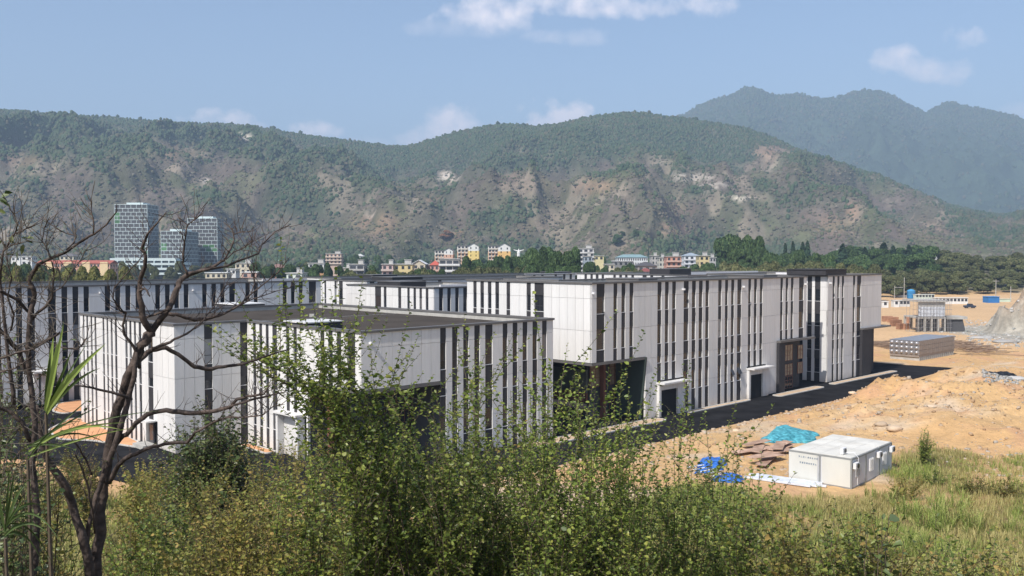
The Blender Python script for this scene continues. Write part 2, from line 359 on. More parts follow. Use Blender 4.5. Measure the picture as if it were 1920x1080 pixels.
ii = (np.arange(ny - 1)[:, None] * nx + np.arange(nx - 1)[None, :]).ravel()
quads = np.stack([ii, ii + 1, ii + 1 + nx, ii + nx], 1)
M['ground'] = attrmat('bare_earth_and_soil', fine=1.1, var=.22, bump=.7, bscale=.9)
tag(link('ground', npmesh('ground', np.stack([GX, GY, GZ], -1).reshape(-1, 3), [quads], [M['ground']], col=GC.reshape(-1, 3), smooth=True)), kind='structure')
_ix = lambda X, Y: float(gz(np.array([X]), np.array([Y]))[0])
# ------------------------------------------------------------------ MOUNTAINS
def ridge_mesh(name, prof, D, D0, seed, pxr, zbase, nr=230, npx=640, spur=.46, colf=None, back=.35, shape=1.25, sil=6.):
    px = np.linspace(pxr[0], pxr[1], npx); py = np.interp(px, [p[0] for p in prof], [p[1] for p in prof])
    py = py - sil * .25 * (fbm(px * .02, px * 0, seed, 4) - .5)
    dirx = (px - 960) / F; el = (481 - py) / F
    r = np.concatenate([np.linspace(0, 1, nr), 1 + np.linspace(.01, 1, 26)])
    Dd = D * (1 + .10 * (fbm(px * .0025, px * 0, seed + 5, 3) - .5) * 2)
    R, _ = np.meshgrid(r, px, indexing='ij'); DX = np.broadcast_to(dirx, R.shape)
    Yr = np.where(R <= 1, D0 + (Dd[None] - D0) * R, Dd[None] + (R - 1) * D * back)
    X = DX * Yr; Y = Yr
    ztop = CAMZ + el[None] * Dd[None]
    rr = np.clip(R, 0, 1); env = np.clip(4 * rr * (1 - rr), 0, 1) ** .8 * (1 - .8 * sst(.68, .98, rr))
    sc = 1 / 420.
    warp = fbm(X * sc * .7, Y * sc * .7, seed + 7, 3) * 1.6
    rd = 1 - np.abs(2 * fbm(X * sc * 1.5 + warp, Y * sc * .8, seed + 11, 5) - 1) * 1.6
    rd2 = 1 - np.abs(2 * fbm(X * sc * 4, Y * sc * 3, seed + 13, 4) - 1) * 1.6
    sh = rr ** shape
    Z = zbase + (ztop - zbase) * sh + (ztop - zbase) * env * (spur * (rd - .55) + spur * .28 * (rd2 - .5))
    Z = np.where(R > 1, zbase + (ztop - zbase) * (1 - (R - 1) * .9), Z)
    Z = Z + (fbm(X / 30., Y / 30., seed + 17, 4) - .5) * 14 * np.clip(rr * 6, 0, 1) * (1 - .75 * sst(.93, 1, rr))
    n0, n1 = R.shape
    ii = (np.arange(n0 - 1)[:, None] * n1 + np.arange(n1 - 1)[None, :]).ravel()
    q = np.stack([ii, ii + 1, ii + 1 + n1, ii + n1], 1)
    C = colf(X, Y, Z, rr, px[None] + 0 * R, rd)
    tag(link(name, npmesh(name, np.stack([X, Y, Z], -1).reshape(-1, 3), [q], [M['mount']], col=C.reshape(-1, 3), smooth=True)), kind='structure')
    return X, Y, Z, rr, R, C, rd, px
M['mount'] = attrmat('mountain_scrub', fine=.05, var=.35, bump=.6, bscale=.06)
PROF1 = [(-700, 260), (-300, 225), (-60, 214), (0, 209), (40, 209), (100, 218), (180, 221), (250, 226), (300, 230), (330, 233), (420, 234), (480, 239), (560, 253), (640, 264), (700, 272), (740, 276), (770, 275), (800, 266), (860, 249),
         (920, 236), (960, 235), (1000, 239), (1050, 234), (1120, 219), (1185, 212), (1220, 216), (1280, 222), (1330, 230), (1400, 243), (1450, 262), (1500, 283), (1560, 303), (1620, 323), (1700, 352), (1780, 384), (1830, 398),
         (1880, 404), (1920, 396), (2050, 350), (2300, 300), (2700, 270)]
PROF2 = [(500, 420), (900, 330), (1100, 270), (1200, 240), (1280, 216), (1310, 199), (1340, 187), (1370, 180), (1385, 170), (1402, 164), (1420, 170), (1445, 179), (1470, 181), (1492, 176), (1515, 184), (1545, 188), (1575, 182), (1600, 173),
         (1625, 170), (1650, 174), (1680, 187), (1710, 203), (1733, 213), (1750, 203), (1772, 192), (1800, 199), (1830, 205), (1870, 212), (1900, 220), (1930, 235), (2050, 290), (2300, 330), (2800, 400)]
# cut slopes, landslips and terraces seen on the mountain: pixel, radii, strength, tone
SCARS = [(462, 259, 16, 6, 1, 0), (836, 331, 19, 10, .9, 0), (815, 375, 16, 6, .5, 1), (1115, 350, 40, 15, .6, 1), (1300, 333, 36, 8, .9, 0), (1335, 350, 30, 5, .7, 0), (1395, 372, 26, 4, .8, 0), (1440, 285, 34, 18, .5, 1), (1430, 310, 40, 6, .5, 2), (1600, 395, 14, 16, .7, 1),
         (1790, 378, 40, 6, .6, 0), (700, 420, 40, 26, .55, 1), (690, 400, 12, 8, .5, 0), (1060, 480, 22, 8, .6, 1), (1260, 430, 26, 14, .55, 1), (1270, 395, 30, 12, .4, 1), (1560, 420, 60, 26, .35, 1), (1730, 430, 46, 22, .3, 1),
         (40, 300, 40, 12, .4, 1), (330, 285, 50, 20, .3, 1), (385, 340, 10, 6, .7, 0), (280, 412, 20, 6, .6, 1), (980, 340, 60, 24, .4, 2), (1000, 430, 60, 30, .35, 2), (560, 450, 40, 20, .3, 2), (1165, 470, 40, 16, .4, 2), (1880, 440, 40, 22, .35, 2), (860, 440, 14, 9, .9, 3)]
GROVES = [(560, 375, 60, 40, 1), (390, 368, 36, 14, .9), (940, 410, 70, 14, .8), (1425, 347, 24, 16, .9), (1310, 360, 26, 8, .9), (540, 330, 50, 24, .7), (640, 470, 90, 20, .8), (200, 270, 60, 40, .7), (1200, 250, 190, 55, 1), (980, 290, 160, 40, .9), (700, 300, 120, 40, .8),
          (1590, 396, 20, 8, .9), (1860, 450, 60, 30, .6), (1250, 460, 40, 16, .7), (1180, 445, 26, 12, .6), (1000, 460, 40, 14, .6), (1680, 330, 90, 24, .8), (1800, 420, 50, 20, .6), (60, 350, 50, 16, .6), (840, 360, 40, 30, .6)]
def blobs(lst, px, py, k=4):
    o = 0 * px
    for b in lst: o = np.maximum(o, b[k] * np.exp(-(((px - b[0]) / b[2]) ** 2 + ((py - b[1]) / b[3]) ** 2) ** 1.5))
    return o
def forest(X, Y, Z, rr, px, rd):
    py = 481 - (Z - CAMZ) / Y * F
    n = fbm(X / 110., Y / 110., 70, 5); n2 = fbm(X / 380., Y / 380., 74, 4)
    top = np.interp(px, [0, 300, 500, 740, 900, 1150, 1300, 1450, 1600, 1800, 1950], [265, 272, 285, 322, 322, 325, 292, 280, 322, 395, 415])
    f = sst(26, -30, py - top - (n2 - .5) * 120)
    gul = sst(.40, .18, rd) * .8
    f = np.maximum(f, gul); f = np.maximum(f, blobs(GROVES, px, py)); f = np.maximum(f, sst(.10, .02, rr) * .55)
    f = f * .95 + (n - .5) * 1.3
    f = f - blobs(SCARS, px, py) * .9
    return np.clip(f, 0, 1), py, n, n2
def colour1(X, Y, Z, rr, px, rd):
    f, py, n, n2 = forest(X, Y, Z, rr, px, rd)
    n3 = fbm(X / 26., Y / 26., 77, 4)[..., None]; n4 = fbm(X / 60., Y / 60., 79, 5)
    g = np.array([.040, .066, .034]); sc = np.array([.118, .108, .074]) * (.6 + .8 * n3)
    pu = sst(.45, .62, n4)[..., None] * .8; sc = sc * (1 - pu) + np.array([.128, .100, .084]) * (.6 + .8 * n3) * pu
    ol = sst(.52, .66, fbm(X / 90., Y / 90., 83, 4))[..., None] * .7; sc = sc * (1 - ol) + np.array([.10, .112, .052]) * (.6 + .8 * n3) * ol
    pt = sst(.60, .68, fbm(X / 45., Y / 45., 85, 5) + .03 * sst(.8, .2, rr))[..., None] * .8; sc = sc * (1 - pt) + np.array([.24, .20, .15]) * (.7 + .6 * n3) * pt
    f = f[..., None]; c = sc * (1 - f) + g * (.6 + .8 * n3) * f
    tones = [np.array([.56, .50, .42]), np.array([.34, .22, .15]), np.array([.22, .16, .12]), np.array([.36, .20, .10])]
    rag = fbm(X / 16., Y / 16., 88, 4)
    for b in SCARS:
        d = b[4] * np.exp(-(((px - b[0] + (n - .5) * 30) / b[2]) ** 2 + ((py - b[1] + (n3[..., 0] - .5) * 10) / b[3]) ** 2) ** 2)
        d = (d * sst(.30, .55, rag + .1 * b[4]))[..., None]; c = c * (1 - d) + tones[b[5]] * (.6 + .8 * n3) * d
    return c
def colour2(X, Y, Z, rr, px, rd):
    n3 = fbm(X / 60., Y / 60., 90, 5)[..., None]
    return np.array([.045, .068, .040]) * (.5 + n3)
R1 = ridge_mesh('hills', PROF1, 2500., 1120., 100, (-700, 2700), 8, colf=colour1)
R2 = ridge_mesh('mountains', PROF2, 5200., 3300., 140, (500, 2800), 60, nr=150, npx=420, spur=.20, colf=colour2, shape=1.1)
# crowns of the mountain woods, one leafy cap per tree
def on_slope(px_, ybase):
    """point of the nearer mountain seen at a pixel"""
    X, Y, Z, rr, R, C, rd, px = R1; j = int(np.argmin(np.abs(px - px_))); py = 481 - (Z[:, j] - CAMZ) / Y[:, j] * F
    i = int(np.argmax((py < ybase) & (Y[:, j] > 1130))); return Vector((X[i, j], Y[i, j], Z[i, j]))
def crowns(name, RR, n, size, colf, seed, pxlim, mask, label=None, tall=1.0):
    rng = np.random.default_rng(seed); X, Y, Z, rr, R, C, rd, px = RR
    n0 = int((R[:, 0] <= 1.03).sum()); a = rng.random(n * 4) * (n0 - 1.01); b = (pxlim[0] + rng.random(n * 4) * (pxlim[1] - pxlim[0]) - px[0]) / (px[1] - px[0])
    i = a.astype(int); j = b.astype(int)
    f = mask[i, j]; keep = rng.random(n * 4) < f; i = i[keep][:n]; j = j[keep][:n]; fa = (a - a.astype(int))[keep][:n]; fb = (b - b.astype(int))[keep][:n]
    def bl(A): return (A[i, j] * (1 - fb) + A[i, j + 1] * fb) * (1 - fa) + (A[i + 1, j] * (1 - fb) + A[i + 1, j + 1] * fb) * fa
    P = np.stack([bl(X), bl(Y), bl(Z)], 1); m = len(P)
    s = size * (.5 + 1.0 * rng.random(m) ** 1.5); h = s * (.55 + .55 * rng.random(m)) * tall
    ph = rng.random(m) * 6.28; k = np.arange(6) / 6 * 2 * np.pi
    ang = ph[:, None] + k[None]; jit = .75 + .5 * rng.random((m, 2, 6))
    ring0 = np.stack([np.cos(ang) * s[:, None] * .55 * jit[:, 0], np.sin(ang) * s[:, None] * .55 * jit[:, 0], np.zeros((m, 6)) - .15 * h[:, None]], -1)
    ring1 = np.stack([np.cos(ang + .5) * s[:, None] * .5 * jit[:, 1], np.sin(ang + .5) * s[:, None] * .5 * jit[:, 1], (.45 + .3 * rng.random((m, 6))) * h[:, None]], -1)
    top = np.stack([(rng.random(m) - .5) * s * .3, (rng.random(m) - .5) * s * .3, h], -1)[:, None]
    V = np.concatenate([ring0, ring1, top], 1) + P[:, None]
    base = (np.arange(m) * 13)[:, None, None]; kk = np.arange(6); k2 = (kk + 1) % 6
    q = (np.stack([kk, k2, 6 + k2, 6 + kk], 1)[None] + base).reshape(-1, 4); t = (np.stack([6 + kk, 6 + k2, 12 + 0 * kk], 1)[None] + base).reshape(-1, 3)
    o = link(name, npmesh(name, V.reshape(-1, 3), [q, t], [colf])); tag(o, label, None, None, 'stuff'); return P
M['crown_far'] = leafmat('mountain_tree_leaves', [(.030, .052, .028), (.040, .064, .033), (.050, .074, .036), (.060, .080, .043), (.055, .065, .038), (.085, .08, .05)], trans=0, rough=.9, spec=.1)
M['scrub_far'] = leafmat('mountain_scrub_leaves', [(.075, .085, .04), (.10, .095, .06), (.11, .09, .07), (.13, .11, .08), (.08, .095, .05), (.16, .14, .11)], trans=0, rough=.9, spec=.1)
f1 = forest(R1[0], R1[1], R1[2], R1[3], R1[7][None] + 0 * R1[3], R1[6])[0]
crowns('forest', R1, 90000, 5.2, M['crown_far'], 1, (-250, 2200), np.clip((f1 - .12) * 1.4, .01, 1), 'dark green woods covering the upper slopes and gullies of the mountain')
crowns('scrub', R1, 40000, 4.2, M['scrub_far'], 2, (-250, 2200), np.clip(1 - f1, 0, 1) * .8, 'brown and olive scrub bushes dotting the bare mountain slopes', tall=.6)
sil = (R1[4] > .985).astype(float)
crowns('forest', R1, 4200, 7.5, M['crown_far'], 3, (-250, 2200), sil, 'row of small trees along the crest of the nearer mountain', tall=1.15)
crowns('forest', R2, 16000, 11., M['crown_far'], 4, (1000, 2200), sst(.5, 1, R2[3]) * .8 + .1, 'woods on the distant blue mountain behind the nearer ridge')
# ------------------------------------------------------------------ HAZE
hz = MB().box(-5000, 8600, -2700, 9200, -1.2, 1180).mesh('haze', [])
hm = bpy.data.materials.new('thin_haze'); hm.use_nodes = True; ht = hm.node_tree
ht.nodes.remove(ht.nodes['Principled BSDF']); pv = nd(ht, 'ShaderNodeVolumePrincipled'); pv.inputs['Density'].default_value = 1.75e-4
pv.inputs['Color'].default_value = (.56, .75, 1.0, 1); pv.inputs['Anisotropy'].default_value = .0
ht.links.new(pv.outputs[0], ht.nodes['Material Output'].inputs['Volume']); hz.materials.append(hm)
tag(link('haze', hz), 'thin bluish air haze over the valley', None, None, 'stuff')
# ------------------------------------------------------------------ ROADS
def sheet(name, poly, z, m, parent=None):
    me = bpy.data.meshes.new(name); me.from_pydata([(p[0], p[1], z) for p in poly], [], [tuple(range(len(poly)))]); me.materials.append(m)
    return tag(link(name, me, parent), kind='structure')
def bez(a, b, c, n=8): return [a * (1 - t) ** 2 + b * 2 * t * (1 - t) + c * t * t for t in [i / n for i in range(n + 1)]]
rd_poly = [g2w(-34, -9.9), g2w(84, -9.9), on_z(1672, 722).xy, on_z(1792, 690).xy, on_z(1700, 684.5).xy, g2w(98, 60), g2w(60, 150), g2w(-140, 110), Vector((-160, 150)), Vector((-105, 112)), Vector((-66, 99.5))] + \
          [Vector(p) for p in ((-58, 98.5), (-50, 96.6), (-42, 90.5), (-35.6, 86.2), (-26, 81), (-17.5, 77.6), (-14, 77.2), (-11.5, 78.6))]
rd_poly = [Vector(p) for p in rd_poly]
sheet('road', rd_poly, .02, M['asphalt'])
# ================================================================== FACTORY BUILDINGS
_bc = {}
def boxmesh(name, x1, y0, y1, h, m):
    """box from the top down: x 0..x1, y y0..y1, z -h..0, shared between equal pieces"""
    k = (name, round(x1, 3), round(y0, 3), round(y1, 3), round(h, 2), m.name)
    if k not in _bc:
        _bc[k] = MB().box(0, k[1], y0, y1, -k[4], 0).mesh(name, m)
    return _bc[k]
def winmesh(w, h):
    k = ('win', round(w, 2), round(h, 2))
    if k not in _bc:
        b = MB(); f = .06
        b.box(0, w, .13, .22, -f, 0).box(0, w, .13, .22, -h, -h + f).box(0, f, .13, .22, -h + f, -f).box(w - f, w, .13, .22, -h + f, -f)
        if h > 1.5: b.box(f, w - f, .14, .21, -h * .68, -h * .68 + f)
        if w > 1.6: b.box(w / 2 - .03, w / 2 + .03, .14, .21, -h + f, -f)
        b.box(-.01, w + .01, .02, .24, -h - .05, -h, 1)
        _bc[k] = b.mesh('window', [M['frame'], M['sill']])
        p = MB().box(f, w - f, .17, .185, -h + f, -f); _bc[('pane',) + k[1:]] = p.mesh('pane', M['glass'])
    return _bc[k], _bc[('pane',) + k[1:]]
def clad(b, pA, pB, zt, zg, strips, wins, joints, pw=1.25, boxes=(), doors=(), pwhite='white', openw=0, rng=None):
    """Cladding of one face seen from outside, pA left end, pB right end (xy). strips: dark strips as (a, b) in metres from pA.
    boxes: (a, b, z) spans whose cladding ends at z above a recess; doors: (a, b, z) the same above a portal."""
    rng = rng or random.Random(3)
    d = (pB - pA); Ln = d.length; d = d / Ln; rz = math.atan2(d.y, d.x); base = b.location
    def put(name, me, x, z, parent=None):
        if parent is not None: return link(name, me, parent)
        p = pA + d * x
        return link(name, me, b, (p.x - base.x, p.y - base.y, z - base.z), rz)
    strips = [(a - .055, c + .055) for a, c in strips]
    def zb(x):
        z = zg
        for (a, c, zz) in list(boxes) + list(doors):
            if a - .01 <= x <= c + .01: z = max(z, zz)
        return z
    cuts = sorted({v for a, c, _ in list(boxes) + list(doors) for v in (a, c) if 0 < v < Ln})
    g = .035; x = 0; white = []
    for (a, c) in strips:
        if a - x > .15: white.append((x, a))
        x = c
    if Ln - x > .15: white.append((x, Ln))
    for (a, c) in white:
        seg = [a] + [v for v in cuts if a + .2 < v < c - .2] + [c]
        for p, q in zip(seg[:-1], seg[1:]):
            n = max(1, round((q - p) / pw)); w = (q - p) / n
            for i in range(n):
                x0 = p + i * w; bot = zb(x0 + w / 2)
                zs = [0] + [j for j in joints if zt - j > bot + .3] + [zt - bot]
                for j0, j1 in zip(zs[:-1], zs[1:]):
                    put('cladding_panel', boxmesh('cladding_panel', w - (g if n > 1 else 0), 0, .28, j1 - j0 - .03, M[pwhite]), x0, zt - j0)
    for (a, c) in strips:
        w = c - a; bot = zb((a + c) / 2); z = 0
        for (w0, w1) in wins:
            if zt - w1 < bot + .1: break
            put('dark_panel', boxmesh('dark_panel', w, .05, .28, w0 - z, M['dark']), a, zt - z)
            wm, pm = winmesh(w, w1 - w0); wo_ = put('window', wm, a, zt - w0)
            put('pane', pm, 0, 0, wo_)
            if openw and rng.random() < openw and zt - w1 < 6:
                s_ = put('sash', boxmesh('sash', w - .14, 0, .03, .9, M['frame']), 0, 0, wo_)
                s_.location = (.07, .1, -(w1 - w0) * .30); s_.rotation_euler = (math.radians(-28), 0, 0)
            z = w1 + .06
        if zt - z > bot + .05: put('dark_panel', boxmesh('dark_panel', w, .05, .28, zt - z - bot, M['dark']), a, zt - z)
def inset(poly, dd):
    n = len(poly); out = []
    for i in range(n):
        p0, p1, p2 = poly[i - 1], poly[i], poly[(i + 1) % n]
        a = (p1 - p0).normalized(); c = (p2 - p1).normalized()
        na = Vector((-a.y, a.x)); nc = Vector((-c.y, c.x)); o = p1 + na * dd; q = p1 + nc * dd
        den = a.x * c.y - a.y * c.x
        k = ((q.x - o.x) * c.y - (q.y - o.y) * c.x) / den; out.append(o + a * k)
    return out
def rel(b, poly): return [Vector((p[0] - b.location.x, p[1] - b.location.y)) for p in poly]
def ring(mb, poly, wi, z0, z1, mi=0):
    inn = inset(poly, wi); n = len(poly); b = len(mb.v)
    for P, z in ((poly, z0), (poly, z1), (inn, z1), (inn, z0)): mb.v += [(p[0], p[1], z) for p in P]
    for i in range(n):
        j = (i + 1) % n
        for k in range(4):
            k2 = (k + 1) % 4; mb.f.append((b + k * n + i, b + k * n + j, b + k2 * n + j, b + k2 * n + i)); mb.m.append(mi)
def shell(b, poly, zt, lower=None, zbox=0, mroof='roof_dark', zg=0.0, par=.55, inner='conc'):
    """backing walls, roof, parapet and roof-edge metal of a flat-roofed block"""
    P = rel(b, poly); z = -b.location.z
    m = MB()
    if lower is None: m.prism(inset(P, .3), zg + z, zt - par + z)
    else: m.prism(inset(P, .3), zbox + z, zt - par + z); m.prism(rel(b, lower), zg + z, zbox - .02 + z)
    m.obj('wall', [M['core']], b)
    r = MB(); r.prism(inset(P, .32), zt - par + z + .004, zt - par + z + .05); r.obj('roof', M[mroof], b)
    q = MB(); ring(q, inset(P, .285), .22, zt - par + z + .05, zt + z - .02); q.obj('parapet', M[inner], b)
    e = MB(); ring(e, inset(P, -.14), .72, zt + z, zt + z + .24); e.obj('roof_edge', M['cap'], b)
def penthouse(b, t, w, lt, lw, zr, h, lit='white', dk='dark', name='roof_hatch_box'):
    """low box on a roof; t, w grid place of its near corner"""
    c = g2w(t, w); o = link(name, MB().box(0, lt, 0, lw, 0, h).mesh(name, M[dk]), b, (c.x - b.location.x, c.y - b.location.y, zr - b.location.z), math.atan2(U.y, U.x))
    link('lid', MB().box(-.12, lt + .12, -.12, lw + .12, h + .004, h + .12).mesh('lid', M[lit]), o)
    return o
def S(pxs, w): return [(t_at(a, w), t_at(c, w)) for a, c in pxs]          # strips on a face along u at depth w
def Wd(pxs, t): return [(w_at(a, t), w_at(c, t)) for a, c in pxs]
WA = [(1.6, 4.4), (6.2, 7.2), (9.2, 11.6)]; JA = [1.5, 5.8, 10.0]
WB = [(1.6, 3.7), (5.6, 8.2), (9.9, 10.8), (12.4, 15.0)]; JB = [1.8, 5.8, 10.0, 14.0]
GR = 'factory buildings clad in white and dark vertical panels'
FAC = []
# ---------------- A: near block with the notch
zA = 14.0
t4, w4 = w2g(on_z(677, 625.5, zA)); w4 = round(w4, 2)
t5 = t_at(1037, w4); w3 = w_at(463, t4); t2 = t_at(326, w3); w1 = w_at(150, t2)
pA = [g2w(t2, w1), g2w(t2, w3), g2w(t4, w3), g2w(t4, w4), g2w(t5, w4), g2w(t5, w1)]
A = thing('factory_building', 'nearest low L-shaped factory block with brown flat roof behind the bushes', 'factory', (g2w(t4, w4).x, g2w(t4, w4).y, 0), 0, GR)
zbx = 8.38; tq = t_at(826, w4); wq = w_at(576, t4)
low = inset([pA[0], pA[1], pA[2]] + [g2w(t4, wq), g2w(t4 + 5, wq), g2w(t4 + 5, w4 + 5), g2w(tq, w4 + 5), g2w(tq, w4), pA[4], pA[5]], .3)
shell(A, pA, zA, low, zbx)
stA = S([(826.4, 835.5), (848.4, 857.3), (869.3, 878.1), (890, 899.1), (910.5, 923), (943.2, 951), (961.9, 969.7), (980.6, 988.3), (999.2, 1007), (1017.1, 1024.6)], w4)
clad(A, g2w(t4, w4), g2w(t5, w4), zA, .1, [(a - t4, c - t4) for a, c in stA], WA, JA, 1.25, boxes=[(0, tq - t4 - .01, zbx)], rng=random.Random(1))
f = Wd([(474.5, 478.9), (486.2, 490.8), (498.4, 503), (510.8, 518.3), (536.5, 541.7), (550.5, 555.7), (601.3, 607.3), (616.3, 622.8), (631.9, 638.9), (651.4, 665.1)], t4)
clad(A, pA[2], pA[3], zA, .1, [(w3 - a, w3 - c) for a, c in f], WA, JA, 1.2, boxes=[(w3 - wq, 99, zbx)], doors=[(w3 - w_at(526, t4), w3 - w_at(573, t4), 4.6)])
f = S([(383.8, 396.8), (451.2, 462)], w3)
clad(A, pA[1], pA[2], zA, .1, [(a - t2, c - t2) for a, c in f], WA, JA, 1.15)
f = Wd([(155.6, 157.7), (162, 164.7), (169.9, 172.5), (177.1, 180), (192.4, 195), (200, 202.3), (207.5, 210.3), (215.2, 218.6), (234.7, 238), (242.5, 245.8), (251, 254.1), (260, 264), (277, 285.3)], t2)
clad(A, pA[0], pA[1], zA, .1, [(w1 - a, w1 - c) for a, c in f], WA, JA, 1.4, doors=[(w1 - w_at(271, t2), w1 - w_at(293, t2), 3.0)])
def wpart(b, name, m, poly_boxes, loc, rz=None, mats=None):
    mb = MB()
    for q in poly_boxes: mb.box(*q)
    return link(name, mb.mesh(name, mats or M[m]), b, (loc[0] - b.location.x, loc[1] - b.location.y, 0), math.atan2(U.y, U.x) if rz is None else rz)
RU = math.atan2(U.y, U.x)
# small door in the left face with its canopy and step
p = g2w(t2, w_at(282, t2)); k = wpart(A, 'side_door', 'frame', [(-.02, .10, -.6, .6, .15, 2.7)], p)
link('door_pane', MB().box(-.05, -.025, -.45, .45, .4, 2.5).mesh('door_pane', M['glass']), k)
wpart(A, 'door_canopy', 'white', [(-1.1, -.02, -1.2, 1.3, 2.95, 3.12)], p); wpart(A, 'door_step', 'conc', [(-1.6, -.02, -1.3, 1.5, 0.02, .45)], p)
# roller shutter in the lit face beside the recess
wa, wb_ = w_at(530, t4), w_at(570, t4); p = g2w(t4, wb_); ww = wa - wb_
sh = wpart(A, 'roller_shutter', 'white', [(-.12 + .02 * (i % 2), .05, .5, ww - .3, .1 + i * .3, .1 + (i + 1) * .3 - .01) for i in range(14)], p)
wpart(A, 'door_portal', 'white', [(-.9, -.01, 0, .45, .05, 4.6), (-.9, -.01, ww - .28, ww + .1, .05, 4.6), (-1.2, -.01, -.1, ww + .2, 4.62, 4.85)], p)
# dark soffit edge under the overhanging box and the recessed dark front
def underbox(b, t0, t1, w0, w1, zb, zt_=.34):
    """dark metal edge round the foot of an overhanging box: along u t0..t1 at w0, along v to w1 at t0"""
    c = g2w(t0, w0); L_ = t1 - t0; D_ = w1 - w0
    return wpart(b, 'soffit_edge', 'cap', [(-.12, L_, -.12, .5, zb - zt_, zb - .03), (-.12, .5, .5, D_, zb - zt_, zb - .03), (.5, L_, .5, D_, zb - .12, zb - .035)], c)
underbox(A, t4, tq, w4, wq, zbx)
def lattice_window(b, cx, w, z0, z1, depth_w, nx_=4, nz_=3, glassm='glass'):
    """big divided window in a recessed front; its near face lies on grid depth depth_w, left end at grid t = cx"""
    c = g2w(cx, depth_w); mb = MB(); hh = (z1 - z0)
    for i in range(nx_ + 1): mb.box(w * i / nx_ - .04, w * i / nx_ + .04, -.1, .02, z0, z1)
    for i in range(nz_ + 1): mb.box(0, w, -.085, .015, z0 + hh * i / nz_ - .035, z0 + hh * i / nz_ + .035)
    o = link('window', mb.mesh('window', M['brownred']), b, (c.x - b.location.x, c.y - b.location.y, 0), RU)
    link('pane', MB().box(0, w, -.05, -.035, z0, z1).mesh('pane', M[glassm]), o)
M['glass_lit'] = mat('sunlit_painted_glass', (.30, .24, .17), .25, .3, 1.2, objrand=.2)  # paler glass with sunlight put into its colour
lattice_window(A, t4 + 7, 4.2, 3.6, 7.4, w4 + 5)
p = g2w(t4 + .5, wq - 3.4); wpart(A, 'pillar', 'brownred', [(0, .5, 0, .5, .05, zbx - .35)], p)
# shaded rear wall pieces of the recess
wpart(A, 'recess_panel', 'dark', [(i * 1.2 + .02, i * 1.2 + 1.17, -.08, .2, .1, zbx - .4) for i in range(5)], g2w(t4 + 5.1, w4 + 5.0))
zr = zA - .5
tb, wbx = w2g(on_z(656, 619, zr)); penthouse(A, tb - 5.2, wbx + .5, 4.6, 4.2, zr, .95)
tb, wbx = w2g(on_z(508, 581, zr)); penthouse(A, tb - 6, wbx, 5.0, 5.5, zr, .95)
wpart(A, 'roof_seam', 'conc', [(0, w_, 0, .08, zr + .055, zr + .09) for w_ in [t5 - t4 - 2]], g2w(t4 + 1, w4 + 1.3)); c_ = on_z(585, 595, zr); link('vent_cap', MB().box(-.3, .3, -.2, .2, .05, .45).mesh('vent_cap', M['conc']), A, (c_.x - A.location.x, c_.y - A.location.y, zr))
wpart(A, 'roof_seam', 'conc', [(0, t5 - t2 - 3, 0, .1, zr + .055, zr + .09)], g2w(t2 + 1.5, w3 + 6))
# ---------------- B: tall block along the road
zB = 18.1; tB = t_at(1512, 0); wB = w_at(876, 0)
pB = [g2w(0, wB), g2w(0, 0), g2w(tB, 0), g2w(tB, 12), g2w(7, 12), g2w(7, wB)]
B = thing('factory_building', 'tall factory block along the black road, white corner box overhanging a dark recess', 'factory', (C1.x, C1.y, 0), 0, GR)
zbb = 8.36; tq1 = t_at(1211, 0); tq2 = t_at(1462, 0); tq3 = tB
low = inset([g2w(0, wB), g2w(0, 13.9), g2w(5.5, 13.9), g2w(5.5, 5), g2w(tq1, 5), g2w(tq1, 0), g2w(tq2, 0), g2w(tq2, .9), g2w(tB, .9), g2w(tB, 12), g2w(7, 12), g2w(7, wB)], .3)
shell(B, pB, zB, low, zbb, 'roof_lt')
f = S([(1119, 1133), (1150.7, 1156.9), (1165.7, 1172), (1180.8, 1187), (1233.4, 1239.7), (1247.2, 1253.3), (1260.6, 1266.7), (1282.2, 1290.7), (1297.6, 1304), (1310.6, 1316.9), (1323, 1328.8), (1347, 1352.3), (1359.6, 1364.5), (1371, 1376), (1382.6, 1389.6),
       (1403, 1407.5), (1413.8, 1418.4), (1424.7, 1429.3), (1463.2, 1467.2), (1472.9, 1477), (1482.7, 1486.9), (1498, 1506.3)], 0)
d1 = (t_at(1232, 0), t_at(1281, 0)); d2 = (t_at(1401, 0), t_at(1437, 0))
clad(B, g2w(0, 0), g2w(tB, 0), zB, .1, f, WB, JB, 1.3, boxes=[(0, tq1, zbb), (tq2, tB, zbb)], doors=[(d1[0], d1[1], 4.9), (d2[0], d2[1], 4.9)], openw=.2, rng=random.Random(5))
f = Wd([(888, 893.2), (901.2, 906.9), (915.2, 920.9), (929.2, 935.2), (950.2, 955.9), (988.1, 994.6), (1002.6, 1019)], 0)
clad(B, g2w(0, wB), g2w(0, 0), zB, .1, [(wB - a, wB - c) for a, c in f], [(1.6, 3.7), (5.6, 8.2)], JB, 1.3, boxes=[(wB - 14, 99, zbb)])
underbox(B, 0, tq1, 0, 14, zbb)
